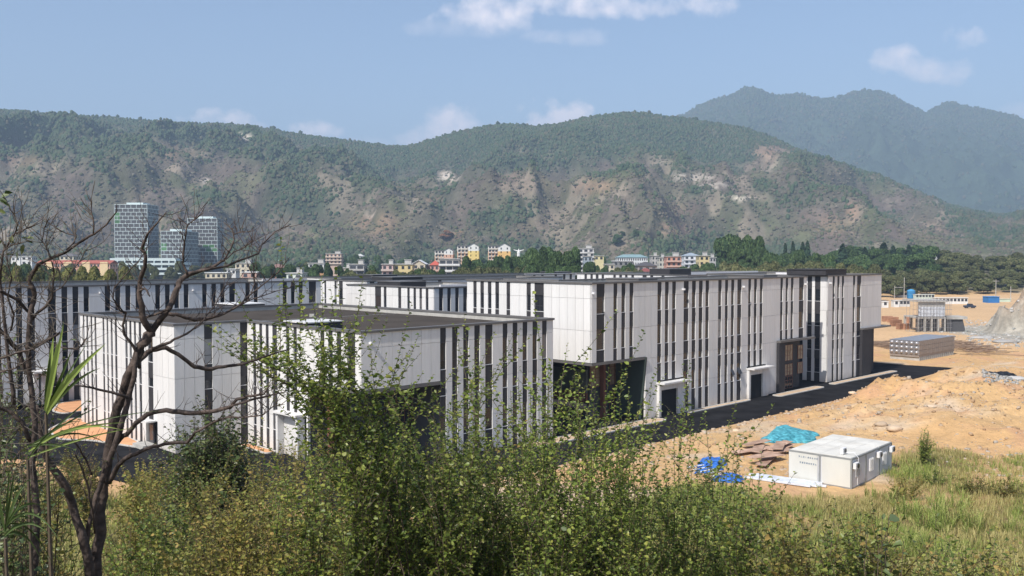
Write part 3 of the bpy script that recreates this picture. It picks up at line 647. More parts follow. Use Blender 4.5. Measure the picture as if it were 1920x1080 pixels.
# recess under the corner: green-grey wall, red-brown band, tall divided windows, slanted fin at its right side
c = g2w(5.2, 5.3)
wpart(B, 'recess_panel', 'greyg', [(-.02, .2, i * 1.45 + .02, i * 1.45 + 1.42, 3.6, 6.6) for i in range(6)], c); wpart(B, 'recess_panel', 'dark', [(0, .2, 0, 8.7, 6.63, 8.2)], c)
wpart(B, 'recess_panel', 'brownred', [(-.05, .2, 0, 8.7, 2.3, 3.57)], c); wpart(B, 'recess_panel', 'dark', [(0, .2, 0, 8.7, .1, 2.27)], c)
lattice_window(B, 5.6, 2.0, 4.3, 7.9, 5.1, 2, 3, 'glass_lit'); lattice_window(B, 9.6, 4.3, 4.3, 7.9, 5.1, 4, 3, 'glass_lit'); lattice_window(B, 9.6, 4.3, .3, 3.5, 5.1, 4, 2)
wpart(B, 'pillar', 'brownred', [(0, .45, 0, .6, .1, zbb - .4)], g2w(tq1 - 3.4, 4.3))
fin = MB(); z = zbb - .05
for s0, s1 in ((0, .30),):
    vs = [(s0, 4.7, .1), (s0, .6, .1), (s0, -.25, z), (s0, 4.7, z), (s1, 4.7, .1), (s1, .6, .1), (s1, -.25, z), (s1, 4.7, z)]
    fin.add(vs, [(0, 1, 2, 3), (7, 6, 5, 4), (0, 4, 5, 1), (1, 5, 6, 2), (2, 6, 7, 3), (3, 7, 4, 0)])
M['fin'] = mat('dark_green_fin', (.045, .065, .06), .45, .08, 1)
c = g2w(tq1 - .3, 0); link('slanted_fin', fin.mesh('slanted_fin', M['fin']), B, (c.x - B.location.x, c.y - B.location.y, 0), RU)
def portal(b, a, c, zd, ztop, m="white", dep=.45):
    """projecting door surround with canopy and a black panel painted as the dark of the open doorway"""
    w_ = c - a; p = g2w(a, 0)
    wpart(b, 'door_pier', m, [(.0, .45, -dep, -.01, .1, ztop - .12)], p); q_ = w_ * .70
    wpart(b, 'door_pier', m, [(q_, (q_ + w_) / 2 - .015, -dep, -.01, .1, ztop - .12), ((q_ + w_) / 2 + .015, w_, -dep, -.01, .1, ztop - .12)], p)
    wpart(b, 'door_lintel', m, [(.45, q_, -dep + .03, -.01, zd, ztop - .12)], p)
    wpart(b, 'door_canopy', m, [(-.1, w_ + .25, -dep - .9, .0, ztop - .1, ztop + .12)], p)
    wpart(b, 'dark_doorway_panel', 'black', [(.45, q_, -.2, .2, .05, zd)], p)  # black panel with the interior dark painted on, wall behind stays closed
portal(B, d1[0], d1[1], 3.65, 4.6); portal(B, d2[0], d2[1], 3.65, 4.6)
# dark porch at the right end
def porch(b, a, c, zt_, dep, over, dk='dark'):
    w_ = c - a; p = g2w(a, 0)
    wpart(b, 'porch_pier', dk, [(-.9, .9, -.5, 0, .1, zt_ - .02), (.2, .9, .01, dep, .1, zt_ - .02)], p)
    wpart(b, 'porch_canopy', 'cap', [(-.9, w_ + over, -.7, -.01, zt_ + .02, zt_ + .34), (.9, w_ + over, .0, dep, zt_ + .02, zt_ + .12)], p)
porch(B, tq2, tB, zbb - .4, .85, 1.8)
for xa_, xb_, zz0, zz1, nx_, m_ in ((1472, 1486, 4.7, 7.2, 3, 'glass_lit'), (1472, 1486, 2.3, 4.1, 3, 'glass_lit'), (1496, 1505, 4.7, 6.9, 2, 'glass_lit'), (1496, 1505, 2.3, 4.1, 2, 'glass_lit'), (1472, 1486, .2, 2.1, 3, 'glass')):
    ta_ = t_at(xa_, 1.0); lattice_window(B, ta_, t_at(xb_, 1.0) - ta_, zz0, zz1, 1.0, nx_, 3, m_)
wpart(B, 'recess_panel', 'dark', [(i * 1.25 + .9, i * 1.25 + 2.12, 1.03, 1.19, .1, zbb - .45) for i in range(int((tB - tq2 - 1.1) / 1.25))], g2w(tq2, 0))
zr = zB - .5
for (px, lt, lw, lit) in ((1197, 4.2, 5.5, 'cap'), (1431, 4.2, 6.5, 'cap')):
    wbx = 2.2; tb = t_at(px, wbx); penthouse(B, tb, wbx, lt, lw, zr, .85, lit, 'cap')
wpart(B, 'roof_upstand', 'wback', [(0, .3, 0, 14, zr, zr + .7)], g2w(1.6, 4))
# ---------------- D: block beyond
tD = t_at(1552, 0); tDe = t_at(1652, 0); wD = 24.0
D = thing('factory_building', 'rightmost factory block with dark stair box on its roof', 'factory', (g2w(tD, 0).x, g2w(tD, 0).y, 0), 0, GR)
pD = [g2w(tD, wD), g2w(tD, 0), g2w(tDe, 0), g2w(tDe, wD)]; tq = t_at(1613.5, 0)
low = inset([pD[0], pD[1], g2w(tq, 0), g2w(tq, 2.6), g2w(tDe, 2.6), pD[3]], .3)
shell(D, pD, zB, low, zbb, 'roof_lt')
f = S([(1560.8, 1564.3), (1569.4, 1573), (1578, 1581.5), (1599, 1602.5), (1606.5, 1613.5)], 0)
clad(D, pD[1], pD[2], zB, .1, [(a - tD, c - tD) for a, c in f], WB, JB, 1.4, boxes=[(tq - tD, 99, zbb)], openw=.2, rng=random.Random(8))
f = Wd([(1514, 1521.3), (1527.8, 1537)], tD)
clad(D, pD[0], pD[1], zB, .1, [(wD - w_at(1498, tD), wD - w_at(1505, tD))] + [(wD - a, wD - c) for a, c in f], [(2.2, 4.2), (6.4, 8.4), (10.5, 12.5), (14, 16.4)], JB, 1.6)
wpart(D, 'porch_pier', 'dark', [(-.05, 3.6, -.4, 2.3, .1, zbb - .02)], g2w(tq, 0)); wpart(D, 'porch_canopy', 'cap', [(-.1, tDe - tq + 3.0, -.6, 2.6, zbb + .02, zbb + .3)], g2w(tq, 0))
wpart(D, 'recess_panel', 'dark', [(3.6, tDe - tq - .3, 1.2, 2.3, .1, zbb - .05)], g2w(tq, 0))
st = MB().box(0, 7.6, 0, 7.2, zB + .25, zB + 1.1).box(-.12, 7.72, -.12, 7.32, zB + 1.11, zB + 1.25); c = g2w(tD - 1.0, -.05)
link('roof_stair_box', st.mesh('roof_stair_box', M['dark']), D, (c.x - D.location.x, c.y - D.location.y, 0), RU)
wpart(D, 'roof_upstand', 'wback', [(0, .3, 0, 12, zB - .5, zB + .25)], g2w(tDe - 3, 8))
# ---------------- L: shaded long block at the left
zL = 17.0; wL = w2g(on_z(57, 539.5, zL))[1]; tL0 = t_at(-170, wL); tL1 = t_at(602, wL)
Lb = thing('factory_building', 'long factory block at the left edge, in shade, behind the bare branches', 'factory', (g2w(tL1, wL).x, g2w(tL1, wL).y, 0), 0, GR)
pL = [g2w(tL0, wL + 26), g2w(tL0, wL), g2w(tL1, wL), g2w(tL1, wL + 26)]
shell(Lb, pL, zL)
f = S([(-150, -140), (-128, -119), (-106, -97), (-84, -75), (-50, -40), (-28, -19), (-8, 1), (31, 41), (53, 65), (91.3, 105), (116.7, 126.3), (137.4, 147), (158.2, 166.8), (197.9, 206.7), (217.3, 225.6), (236.5, 244.6), (255.4, 264), (292.5, 300.3), (310.7, 318.5), (328, 335.8), (345.7, 353.5), (380.4, 387.7), (397.6, 405), (414.2, 421.4), (431, 440.9),
       (461.3, 468.5), (477, 483.6), (531.5, 538), (546.6, 553), (561.4, 567.6), (580, 592.5)], wL)
dL = (t_at(57, wL), t_at(90, wL))
clad(Lb, pL[1], pL[2], zL, .1, [(a - tL0, c - tL0) for a, c in f], [(1.7, 3.8), (5.6, 8.0), (9.6, 10.6), (12.2, 14.6)], [1.6, 5.6, 9.7, 13.6], 1.9, doors=[(dL[0] - tL0, dL[1] - tL0, 4.9)])
w_ = dL[1] - dL[0]; p = g2w(dL[0], wL)
wpart(Lb, 'door_pier', 'white', [(0, .6, -1.2, -.01, .1, 4.7)], p); wpart(Lb, 'door_pier', 'white', [(w_ - 1.4, w_, -1.2, -.01, .1, 4.7)], p); wpart(Lb, 'door_canopy', 'white', [(-.3, w_ + .3, -2.2, 0, 4.72, 5.0)], p); wpart(Lb, 'dark_doorway_panel', 'black', [(.6, w_ - 1.4, -.2, .2, .05, 3.8)], p)  # last box is a black panel painting the dark behind the door
wpart(Lb, 'roof_upstand', 'wback', [(0, 9, 0, .3, zL - .5, zL + .55)], g2w(tL1 - 10, wL + 3))
# ---------------- C, E, F, G: blocks behind, only their upper storeys show
def block(label, pxc, pyc, Y, zt, px_v=None, px_u=None, sv=(), su=(), ulen=None, vlen=None, mroof='roof_dark', wins=None, joints=None, pw=1.6):
    c = at_y(pxc, pyc, Y); zt = c.z; t0, w0 = w2g(c)
    wl = w_at(px_v, t0) if px_v is not None else w0 + vlen
    tr = t_at(px_u, w0) if px_u is not None else t0 + ulen
    b = thing('factory_building', label, 'factory', (c.x, c.y, 0), 0, GR)
    P = [g2w(t0, wl), g2w(t0, w0), g2w(tr, w0), g2w(tr, wl)]
    shell(b, P, zt, None, 0, mroof)
    wins = wins or [(1.7, 4.2), (5.8, 8.2)]; joints = joints or [1.6, 5.6, 9.6]
    zg = zt - 9.0
    clad(b, P[0], P[1], zt, zg, [(wl - a, wl - q) for a, q in Wd(sv, t0)], wins, joints, pw); clad(b, P[1], P[2], zt, zg, [(a - t0, q - t0) for a, q in S(su, w0)], wins, joints, pw)
    m = MB(); m.prism(inset(rel(b, P), .02), 0, zg - .05); m.obj('base_wall', M['wback'], b)
    return b, t0, w0, zt
Cb, tC, wC, zC = block('low white factory block behind the brown roof, narrow dark strips on its sunlit side', 814, 541, 158, 16, px_v=651, ulen=24,
    sv=[(704, 714.4), (720, 724.5), (747.3, 752), (764.2, 768), (775.8, 779.7), (787, 790.9), (798.7, 803)], su=[(823.8, 830.3), (839.4, 845), (854.2, 860), (869.2, 875.5)], mroof='roof_lt')
penthouse(Cb, tC + 2, wC + 12, 6, 7, zC - .5, 1.3, 'cap'); wpart(Cb, 'roof_upstand', 'wback', [(0, 16, 0, .4, zC - .5, zC + .5)], g2w(tC + 4, wC + 3))
Eb, tE, wE, zE = block('factory block whose white left end shows behind the shaded block at centre left', 688, 528.5, 203, 16, px_v=604, ulen=64,
    sv=[(609, 611.7), (628, 631.4), (636.3, 642.8)], su=[(694, 702), (713, 719), (724, 730), (736, 742), (760, 766), (776, 782), (792, 798), (822, 828)])
penthouse(Eb, tE + 10, wE + 4, 9, 8, zE - .5, 1.2, 'cap')
Fb, tF, wF, zF = block('farthest long grey factory block below the green trees', 640, 523, 262, 15, vlen=24, px_u=1078,
    su=[(812, 819), (826, 832), (837, 842), (848, 853), (870, 875), (885, 890), (900, 905), (921, 925), (931, 935), (941, 945), (952, 956), (980, 985), (1000, 1004), (1015, 1019), (1040, 1044), (1056, 1060), (1068, 1072)])
for px_, m_ in ((1040, 'cap'), (700, 'cap')):
    tb = t_at(px_, wF + 4); penthouse(Fb, tb, wF + 4, 9, 7, zF - .5, 1.3, m_)
wpart(Fb, 'roof_upstand', 'wback', [(0, 60, 0, .4, zF - .5, zF + .4)], g2w(t_at(985, wF + 3), wF + 3))
Gb, tG, wG, zG = block('factory block whose striped white side just shows over the tall block', 1290, 517.4, 218, 16, px_v=1082, ulen=60,
    sv=[(1096, 1100), (1107, 1111), (1117, 1121.7), (1128, 1132), (1150, 1154), (1161, 1165.5), (1172, 1176), (1183.7, 1188), (1204.7, 1211.7), (1219, 1224), (1240, 1245)], mroof='roof_lt')
penthouse(Gb, tG + 1, wG + 6, 9, 6, zG - .5, 2.0, 'cap'); wpart(Gb, 'roof_upstand', 'wback', [(0, 44, 0, .4, zG - .5, zG + .5)], g2w(tG + 8, wG + 12))
# little white lamps high on the walls
for b, t, w, z, s_ in ((A, t4 + 1, w4, zA - 1, 0), (B, t_at(1117, 0) - .7, 0, zB - 1.1, 0), (B, t_at(1279, 0), 0, zB - 1.1, 0), (B, t_at(1392, 0), 0, zB - 1.1, 0), (B, t_at(1508, 0), 0, zB - 1.1, 0), (Lb, t_at(188, wL), wL, zL - 1, 0), (Lb, t_at(362, wL), wL, zL - 1, 0), (D, tD + .5, 0, zB - 1.1, 0)):
    p = g2w(t, w); link('wall_lamp', MB().box(-.12, .12, -.45, -.01, -.1, .14).mesh('wall_lamp', M['sill']), b, (p.x - b.location.x, p.y - b.location.y, z), RU)
# ---------------- kerbed islands
def rnd(poly, r, n=5):
    out = []
    for i in range(len(poly)):
        p0, p1, p2 = poly[i - 1], poly[i], poly[(i + 1) % len(poly)]
        rr_ = min(r, (p0 - p1).length * .45, (p2 - p1).length * .45)
        out += bez(p1 + (p0 - p1).normalized() * rr_, p1, p1 + (p2 - p1).normalized() * rr_, n)
    return out
KG = 'kerbed earth strips beside the factories'
def island(poly, fill, label, r=1.5):
    P = rnd(poly, r); a = sum((P[i].x * P[(i + 1) % len(P)].y - P[(i + 1) % len(P)].x * P[i].y) for i in range(len(P)))
    if a < 0: P = P[::-1]
    c = sum(P, Vector((0, 0))) / len(P)
    t_ = thing('kerbed_strip', label, 'kerbed bed', (c.x, c.y, .02), 0, KG)
    Q = [p - c for p in P]; mb = MB(); ring(mb, Q, .22, 0, .13); mb.obj('kerb', M['kerb'], t_)
    f_ = MB(); f_.prism(inset(Q, .23), 0, .10); f_.obj('earth', M[fill], t_)
R_ = lambda a, c, s0, s1: [g2w(a, -s0), g2w(c, -s0), g2w(c, -s1), g2w(a, -s1)]
island(R_(t_at(1100, 0) - 12, t_at(1236, 0) - 1.0, .1, 2.4), 'sand', 'pale earth strip with kerb left of the first open doorway on the road')
island(R_(d1[1] + .2, d2[0] - .4, .05, 1.15), 'sand', 'long narrow kerbed earth strip between the two open doorways on the road')
island(R_(d2[1] + .3, tB + 2.0, .7, 2.5), 'sand', 'kerbed earth strip in front of the dark porch with divided windows', 1.4)
island(R_(tD - 1.2, tDe + 3.0, .7, 2.1), 'sand', 'kerbed earth strip along the foot of the rightmost factory block', 1.3)
Z = lambda *pp: [on_z(a, b).xy for a, b in pp]
island(Z((88, 808), (130, 786), (152, 785), (200, 800), (262, 830), (262, 841), (170, 827), (108, 825)), 'oearth', 'orange earth island with pale kerb, the larger one beside the near block', 1.2)
island(Z((96, 772), (108, 758), (150, 750), (190, 752), (185, 768), (118, 777)), 'oearth', 'smaller orange earth island with pale kerb in front of the shaded block', 1.2)
island([g2w(t4 - 1.6, w3 - .5), g2w(t4 - .1, w3 - .5), g2w(t4 - .1, w_at(520, t4)), g2w(t4 - 1.6, w_at(520, t4))], 'oearth', 'narrow orange earth strip in the notch of the near block', .5)
# ================================================================== TOWN
_mc = {}
def cm(c, rough=.8, var=.08):
    k = tuple(round(x, 3) for x in c)
    if k not in _mc: _mc[k] = mat('painted_render_%d' % len(_mc), k, rough, var, .4)
    return _mc[k]
M['wdark'] = mat('far_window_glass', (.05, .055, .065), .25, .1, 1, objrand=.4)
M['tile'] = mat('grey_roof_tiles', (.13, .12, .115), .8, .15, .6)
TG = 'houses and blocks of the town below the mountain'
_wm = {}
def wmesh(w, h, m, name='window', d=.25):
    k = (name, round(w, 1), round(h, 1), m.name)
    if k not in _wm: _wm[k] = MB().box(-w / 2, w / 2, -.06, d, 0, h).mesh(name, m)
    return _wm[k]
def house(label, x0, x1, yt, Y, wall, nst=3, roof='flat', rc=(.45, .44, .42), depth=11, a=0.0, nwin=None, balc=False, name='house', cat='house', band=None, top=True, wf=.5, lower=None, zbase=None):
    """a block whose front spans photograph columns x0..x1 at distance Y; windows, balconies and roof are parts"""
    pa, pb = hx(x0, Y), hx(x1, Y); w = pb - pa; zt = at_y((x0 + x1) / 2, yt, Y).z; z0 = max(-1, _ix((pa + pb) / 2, Y) - .5) if zbase is None else zbase
    rh = {'flat': 0, 'gable': w * .28, 'hip': 2.2, 'gable_side': 2.2}[roof]; ze = zt - rh; H = ze - z0; sh = 3.1
    b = thing(name, label, cat, (pa, Y, z0), a, TG); wm = cm(wall)
    mb = MB().box(0, w, 0, depth, 0, H, 0)
    if roof == 'gable': mb.add([(0, 0, H), (w, 0, H), (w / 2, 0, H + rh), (0, depth, H), (w, depth, H), (w / 2, depth, H + rh)], [(0, 1, 2), (5, 4, 3)], 0)
    if lower: mb.box(-.06, w + .06, -.06, depth, 0, H * lower[1], 1)
    mb.obj('wall', [wm, cm(lower[0]) if lower else wm], b)
    r = MB(); o = .6
    if roof == 'flat':
        r.box(-.5, w + .5, -.5, depth + .4, H, H + .35)
        if top: r.box(w * .55, w * .9, depth * .3, depth * .7, H + .35, H + 2.4).box(w * .52, w * .93, depth * .27, depth * .73, H + 2.4, H + 2.6)
    elif roof == 'gable':
        th = .25
        for s in (-1, 1):
            x_e = -o if s < 0 else w + o; ze_ = H - o * rh / (w / 2)
            r.add([(x_e, -o, ze_ + .05), (w / 2, -o, H + rh + .05), (w / 2, depth + o, H + rh + .05), (x_e, depth + o, ze_ + .05), (x_e, -o, ze_ + th), (w / 2, -o, H + rh + th), (w / 2, depth + o, H + rh + th), (x_e, depth + o, ze_ + th)],
                  [(0, 1, 2, 3), (7, 6, 5, 4), (0, 4, 5, 1), (1, 5, 6, 2), (2, 6, 7, 3), (3, 7, 4, 0)])
    elif roof == 'hip':
        i = min(w, depth) * .42
        r.add([(-o, -o, H), (w + o, -o, H), (w + o, depth + o, H), (-o, depth + o, H), (i, depth / 2, H + rh), (w - i, depth / 2, H + rh)], [(0, 1, 5, 4), (1, 2, 5), (2, 3, 4, 5), (3, 0, 4), (3, 2, 1, 0)])
    else:
        r.add([(-o, -o, H), (w + o, -o, H), (w + o, depth + o, H), (-o, depth + o, H), (-o, depth / 2, H + rh), (w + o, depth / 2, H + rh)], [(0, 1, 5, 4), (1, 2, 5), (2, 3, 4, 5), (3, 0, 4), (3, 2, 1, 0)])
    r.obj('roof', cm(rc) if roof == 'flat' else cm(rc), b)
    nwin = nwin or max(2, round(w / 3.4)); cw = w / nwin
    for k in range(nst):
        zz = H - (k + 1) * sh + .75
        if zz < .3: break
        for i in range(nwin):
            link('window', wmesh(cw * wf, 1.6, M['wdark']), b, ((i + .5) * cw, 0, zz))
        sx_ = w if (x0 + x1) / 2 < 960 else 0
        for i in range(3): link('window', wmesh(1.3, 1.5, M['wdark']), b, (sx_, depth * (i + .5) / 3, zz), math.pi / 2 if sx_ else -math.pi / 2)
        if balc:
            link('balcony', MB().box(-.3, w + .3, -1.3, -.02, 0, .95).mesh('balcony', cm(band or (.6, .6, .58))), b, (0, 0, zz - .95))
    return b
# --- green-white office towers
M['tglass'] = mat('tower_glass', (.06, .075, .085), .2, .15, 1, objrand=.35)
M['tgreen'] = mat('tower_green_panel', (.07, .17, .07), .5, .15, 1, objrand=.2)
M['twhite'] = mat('tower_white_frame', (.52, .60, .60), .6, .05, 1)
def tower(label, x0, x1, yt, yb, Y, depth, rows, ncol, nside, green=(), sidem='twhite'):
    pa, pb = hx(x0, Y), hx(x1, Y); w = pb - pa; zt = at_y(x0, yt, Y).z; z0 = at_y(x0, yb, Y).z
    b = thing('office_tower', label, 'tower', (pa, Y, 0), 0, 'office towers with brick-patterned frames')
    MB().box(.25, w - .25, .25, depth - .2, 0, zt - .3).obj('wall', M['core'], b)
    rh = (zt - z0) / rows; cw = w / ncol; sw = depth / nside; f = .38
    ms = {}
    for k in range(rows):
        off = .5 * (k % 2); kk = k % 2
        if kk not in ms:
            m = MB(); m.box(0, w, 0, .5, 0, f + .1); m.box(w - .5, w, .5, depth, 0, f + .1)
            for i in range(ncol + 1):
                x = min(max((i - off) * cw, 0), w - f); m.box(x, x + f, -.02, .45, f + .1, rh)
            if off: m.box(w - f, w, -.02, .45, f + .1, rh)
            for i in range(1, nside + 1):
                y = min((i - off) * sw, depth - f); m.box(w - .45, w + .02, y, y + f, f + .1, rh)
            ms[kk] = m.mesh('facade_frame', M[sidem])
            ms['p'] = MB().box(.2, cw - .2, .3, .34, f + .12, rh - .05).mesh('pane', M['tglass']); ms['g'] = MB().box(.2, cw - .2, .2, .26, f + .12, rh - .05).mesh('pane', M['tgreen'])
            ms['s'] = MB().box(w - .34, w - .3, .2, sw - .2, f + .12, rh - .05).mesh('pane', M['tglass'])
        z = zt - (k + 1) * rh
        link('facade_frame', ms[kk], b, (0, 0, z))
        for i in range(ncol):
            x = max((i - off) * cw, 0)
            link('pane', ms['g'] if (k, i) in green else ms['p'], b, (x, 0, z))
        for i in range(nside): link('pane', ms['s'], b, (0, i * sw, z))
    MB().box(-.1, w + .1, -.1, depth, zt + .0, zt + .5).box(w * .3, w * .8, 6, depth - 6, zt + .5, zt + 2.5).obj('roof', M[sidem], b)
    return b
tower('tallest office tower with white brick-pattern frame and a green patch near its top left', 215.5, 277.5, 384, 484, 900, 29, 14, 6, 8, {(2, 0), (3, 0), (4, 0), (11, 5), (12, 5)})
tower('right office tower with white brick-pattern frame, green patch on its right side', 352, 408, 410, 500, 930, 22, 13, 5, 6, {(7, 3), (7, 4), (8, 3), (8, 4)})
tower('lowest office tower standing between the two taller ones', 302, 346, 434, 500, 880, 40, 9, 4, 10, {(3, 0), (4, 0)}, 'twhite')
Yp = 860; pa = hx(206, Yp); pw_ = hx(330, Yp) - pa
P_ = thing('office_podium', 'broad banded podium at the foot of the office towers', 'building', (pa, Yp, 0), 0)
for i, (ya, yb_) in enumerate([(484, 489), (493, 497), (502, 506), (511, 515)]):
    z1 = at_y(206, ya, Yp).z; z2 = at_y(206, yb_, Yp).z; MB().box(i * -.6, pw_ + i * 4, i * -2.0, 30, z2, z1).obj('floor_band', M['twhite'], P_)
MB().box(.6, pw_ - 1, .8, 29, 0, at_y(206, 486, Yp).z).obj('wall', M['tglass'], P_)
for i in range(10):
    MB().box(0, .9, -1, .7, at_y(206, 502, Yp).z, at_y(206, 489, Yp).z).obj('pillar', M['twhite'], P_, (i * pw_ / 9 - (.9 if i == 9 else 0), 0, 0))
# --- long pink apartment row with red roof
b = house('long pink and cream apartment row with red roof left of the office towers', 69, 206, 488, 640, (.62, .36, .27), 5, 'gable_side', (.36, .10, .07), 13, nwin=22, name='apartment_row', cat='apartments')
for i in range(4):
    xx = (.12 + .25 * i) * (hx(206, 640) - hx(69, 640)); MB().box(xx, xx + 5.5, -.4, -.01, 0, at_y(100, 491, 640).z - b.location.z).obj('stair_bay', cm((.70, .54, .32)), b)
CRM, WHT, PNK, YEL, GRY, ORG = (.58, .52, .40), (.66, .66, .64), (.52, .33, .27), (.62, .50, .26), (.36, .36, .37), (.48, .28, .14)
house('small pale house with dark roof above the pink apartment row', 112, 138, 475, 720, CRM, 3, 'hip', (.14, .13, .13), 12)
house('low white shed left of the small pale house', 21, 38, 482, 700, WHT, 1, 'flat', (.6, .6, .6), 8, top=False)
house('white shed between the low shed and the pink apartments', 40, 60, 481, 690, WHT, 2, 'flat', (.6, .6, .6), 8, top=False)
house('cream house right of the office towers', 441, 470, 494, 560, CRM, 3)
house('low pink shed with a wide white roof right of the office towers', 453, 481, 511, 480, PNK, 1, 'flat', (.75, .75, .74), 9, top=False)
house('low cream building with a flat white roof at the foot of the towers', 385, 425, 512, 520, CRM, 2, 'flat', (.66, .66, .65), 9, top=False)
house('white low shed peeping above the shaded factory roof', 425, 442, 505, 540, WHT, 1, 'flat', (.6, .6, .6), 8, top=False)
house('reddish brown house among dark trees', 501, 533, 495, 560, (.30, .17, .13), 4, 'hip', (.22, .13, .11), 12)
house('pale green-white two-storey house right above the shaded factory roof', 537, 566, 513, 420, (.58, .62, .56), 2, balc=True, band=(.66, .70, .66))
house('orange-brown house with white upper floor', 578, 607, 494, 540, WHT, 3, lower=(ORG, .7))
house('pinkish house uphill above the town', 611, 640, 476, 860, (.54, .40, .32), 3, balc=True, band=(.6, .5, .42), top=True)
house('small white house on the wooded slope', 667, 681, 476, 900, (.62, .62, .55), 2, 'hip', (.5, .5, .48), 9)
house('unfinished grey concrete frame house with open floors', 655, 682, 496, 500, GRY, 3, wf=.8, balc=True, band=(.45, .43, .40))
house('low cream house left of the concrete frame house', 640, 654, 503, 505, CRM, 2)
house('pink apartment house with many balconies', 716, 737, 496, 470, (.50, .36, .34), 4, balc=True, band=(.52, .42, .38))
house('yellow apartment house next to the pink one', 738, 773, 496, 472, YEL, 4, wf=.4, balc=False)
house('cream building under a pointed white roof', 773, 797, 488, 490, CRM, 4, 'gable', (.70, .70, .70), 12)
house('low pinkish house right of the pointed white roof', 798, 807, 497, 500, PNK, 2, top=False)
house('red-roofed house beside the banded white building', 807, 823, 489, 480, (.46, .28, .24), 3, 'hip', (.45, .10, .07), 9, balc=True, band=(.5, .35, .3))
house('white building with long dark balconies in bands', 824, 861, 486, 470, (.50, .47, .44), 4, balc=True, band=(.68, .67, .66), wf=.85, top=False)
for k, (xa, xb, xc, yt, Y, lo, lab) in enumerate([(814.5, 833, 849, 465, 760, (.60, .38, .28), 'lowest of three gabled apartment blocks, white with pink foot'),
                                       (857, 878, 897.5, 456, 760, (.72, .55, .20), 'middle gabled apartment block, white above and yellow below'),
                                       (915, 934, 957, 456, 770, (.72, .46, .18), 'right gabled apartment block, white above and orange below')]):
    b = house(lab, xb, xc, yt, Y, (.68, .68, .66), 7, 'gable', (.14, .14, .15), 22, nwin=2, wf=.2, name='apartment_block', cat='apartments', lower=(lo, .87))
    wd = hx(xb, Y) - hx(xa, Y); H = at_y(xa, yt + 5, Y).z - b.location.z
    wg = MB().box(-wd, -.05, 4, 18, 0, H); wg.box(-wd - .1, -.05, 3.9, 18.1, 0, H * .85, 1); wg.obj('wing', [cm((.66, .64, .60)), cm((.62, .42, .30))], b)
    MB().box(-wd - .5, -.02, 3.5, 18.5, H, H + .4).obj('wing_roof', cm((.14, .14, .15)), b)
    for i in range(6):
        for j in range(3): link('balcony', wmesh(wd * .22, 1.0, cm((.58, .55, .50)), 'balcony', 1.0), b, (-wd * (.18 + .32 * j), 2.95, H - 2.9 - i * 3.1)); link('window', wmesh(wd * .2, 1.4, M['wdark']), b, (-wd * (.18 + .32 * j), 3.9, H - 1.8 - i * 3.1))
Y = 700; c = at_y(972.5, 480, Y); s_ = thing('monument', 'slender white statue column with spread arms behind the trees', 'statue', (c.x, Y, 0))
hh = at_y(972.5, 466, Y).z
MB().tube([(0, 0, 0), (0, 0, hh - 3.2)], [1.5, 1.2], 8).obj('column', cm((.72, .72, .70)), s_)
m = MB(); m.tube([(0, 0, hh - 3.4), (0, 0, hh - 2.2), (0, 0, hh - 1.4)], [1.3, 1.0, .5], 8).tube([(0, 0, hh - 1.4), (0, 0, hh - .9), (0, 0, hh - .2)], [.45, .5, .15], 8)
m.tube([(-3.9, 0, hh - .9), (-1.8, 0, hh - 1.6), (0, 0, hh - 2.0), (1.8, 0, hh - 1.6), (3.9, 0, hh - .9)], [.25, .45, .6, .45, .25], 6); m.obj('figure', cm((.72, .72, .70)), s_)
house('grey-white apartment house at the foot of a bare earth slope', 1084, 1113, 466, 640, (.50, .49, .48), 6, balc=True, band=(.58, .57, .56), wf=.6)
house('blue-grey block in front of the grey-white apartment house', 1095, 1110, 481, 560, (.30, .35, .40), 4)
house('low yellow wall-like house beside the grey apartment house', 1114, 1132, 480, 640, (.62, .55, .32), 1, top=False)
house('white school with blue-green roof and rows of windows', 1157, 1215, 477, 680, (.66, .67, .67), 3, 'hip', (.20, .30, .32), 12, nwin=14)
house('white open-sided canopy shed below the white school', 1150, 1188, 490, 600, (.22, .22, .22), 1, 'flat', (.72, .72, .72), 10, top=False)
house('pale low houses at the edge of the trees', 1135, 1152, 496, 560, CRM, 2, top=False)
house('dark-roofed hipped house above the factory roofs', 1196, 1232, 491, 500, (.30, .27, .26), 2, 'hip', (.085, .08, .085), 14)
house('orange-walled shed with a rust red roof', 1199, 1227, 503, 450, (.60, .30, .16), 1, 'hip', (.22, .07, .06), 9)
house('group of small grey town houses right of the school', 1222, 1234, 480, 640, (.44, .42, .40), 3)
house('small pale town house left of the pink house', 1236, 1248, 483, 620, (.50, .48, .42), 3)
house('pink brick house with balconies', 1250, 1277, 481, 560, (.52, .27, .20), 4, balc=True, band=(.56, .38, .31), wf=.5)
house('white building under a wide blue-grey roof', 1283, 1312, 474, 680, (.60, .61, .63), 4, 'hip', (.28, .33, .38), 12, balc=True, band=(.6, .6, .62))
house('pale yellow house standing beside the big trees', 1311, 1330, 480, 580, (.64, .54, .30), 4)
house('grey house squeezed between the yellow house and the big trees', 1331, 1342, 483, 600, (.46, .46, .46), 3)
house('white house half hidden in the dark wood', 1566, 1580, 472, 800, (.60, .60, .58), 4, balc=True, band=(.62, .62, .62))
house('tiny pale house on the slope above the wood', 1758, 1772, 470, 900, (.60, .60, .55), 2, 'hip', (.5, .5, .48), 8)
house('long low pale roof among the scrub at the right edge', 1872, 1916, 503, 640, (.46, .34, .22), 1, 'flat', (.62, .60, .55), 9, top=False)
